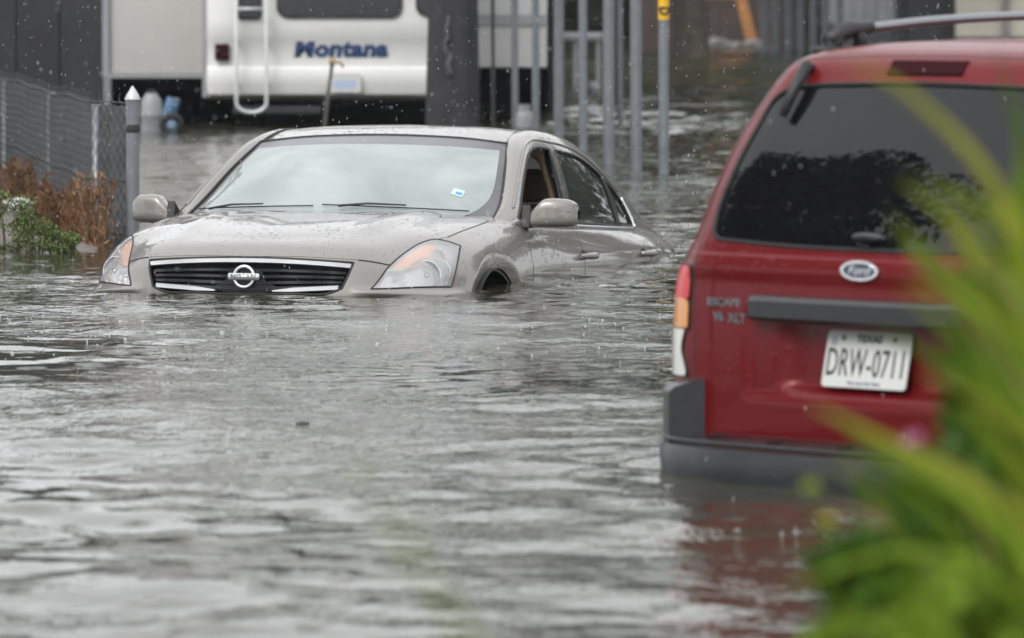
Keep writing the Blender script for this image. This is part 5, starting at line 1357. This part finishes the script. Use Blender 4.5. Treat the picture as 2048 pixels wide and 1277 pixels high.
for t, s in ((.18, 1), (.35, -1), (.5, 1), (.62, -1)):
    i = int(t * 5); q = P[i].lerp(P[i + 1], t * 5 - i); dv = Vector((s * .8, 0, .6)).normalized()
    obj('seed_leaf', [q, q + dv * .008 + Vector((.002, 0, -.002)), q + dv * .017, q + dv * .008 - Vector((.002, 0, -.002))], [(0, 1, 2, 3)], 'strap_green', r, smooth=False)

# ------------------------------------------------------------------ rain: falling drops, and the bubbles and jets they raise
def rain():
    g = np.random.default_rng(17); n = 7000
    y = g.uniform(15, 48, n); x = g.uniform(-1, 1, n) * (1.2 + y * .11); z = g.uniform(.02, 2.4, n)
    b = .0010 * g.uniform(.7, 1.4, n); h = .0046 * g.uniform(.7, 1.5, n)
    T = np.array([(0, 0, -1), (1, 0, 0), (0, 1, 0), (-1, 0, 0), (0, -1, 0), (0, 0, 1.0)])
    V = np.stack([x, y, z], 1)[:, None] + T[None] * np.stack([b, b, h], 1)[:, None]
    V[:, 5, 0] += g.normal(0, .0006, n)
    F = np.array([(0, 2, 1), (0, 3, 2), (0, 4, 3), (0, 1, 4), (5, 1, 2), (5, 2, 3), (5, 3, 4), (5, 4, 1)])
    mat('raindrop', (.80, .82, .84), .15, alpha=.85)
    tag(obj('rain', V.reshape(-1, 3), (F[None] + (np.arange(n) * 6)[:, None, None]).reshape(-1, 3), 'raindrop'), 'falling raindrops in front of the whole scene', 'rain', kind='stuff')
    mb = MB()
    for i in range(170):
        y = 14 + 16 * g.random(); x = (g.random() * 2 - 1) * y * .09
        if i < 110: y = g.normal(23.2, .9); x = g.uniform(-2.1, 1.0)
        r = g.uniform(.0014, .0040) if g.random() < .97 else g.uniform(.006, .009)
        mb.lathe([(r, -.006), (r * .95, r * .3), (r * .7, r * .7), (r * .35, r * .93), (.0001, r)], Matrix.Translation((x, y, .004)), 8)
    for i in range(110):
        y = 13 + 18 * g.random(); x = (g.random() * 2 - 1) * y * .09; h = g.uniform(.006, .022)
        mb.tube([Vector((x, y, -.01)), Vector((x + g.normal() * .002, y, h * .6)), Vector((x + g.normal() * .003, y, h))], [.0018, .0009, .0014], 5)
        if g.random() < .6:
            rr_ = g.uniform(.006, .014); mb.tube([Vector((x + rr_ * math.cos(a), y + rr_ * math.sin(a), .006)) for a in np.linspace(0, 6.283, 13)], .0009, 4, caps=False)
    mat('splash', (.6, .62, .62), .12, alpha=.5)
    tag(mb.obj('rain_splashes', 'splash', None, smooth=True), 'bubbles and small jets thrown up by rain on the water', 'splashes', kind='stuff')
rain()

# ------------------------------------------------------------------ thin rain haze
def haze():
    m = bpy.data.materials.new('haze'); m.use_nodes = True; n = m.node_tree.nodes; n.clear()
    o = n.new('ShaderNodeOutputMaterial'); v = n.new('ShaderNodeVolumePrincipled'); v.inputs['Color'].default_value = (.93, .95, 1, 1); v.inputs['Density'].default_value = 0.00025
    m.node_tree.links.new(v.outputs[0], o.inputs['Volume'])
    h = MB().box((-420, -80, -1.5), (420, 720, 24)).obj('haze', m, None); tag(h, 'thin grey rain haze over the flooded street', 'haze', kind='stuff')
haze()
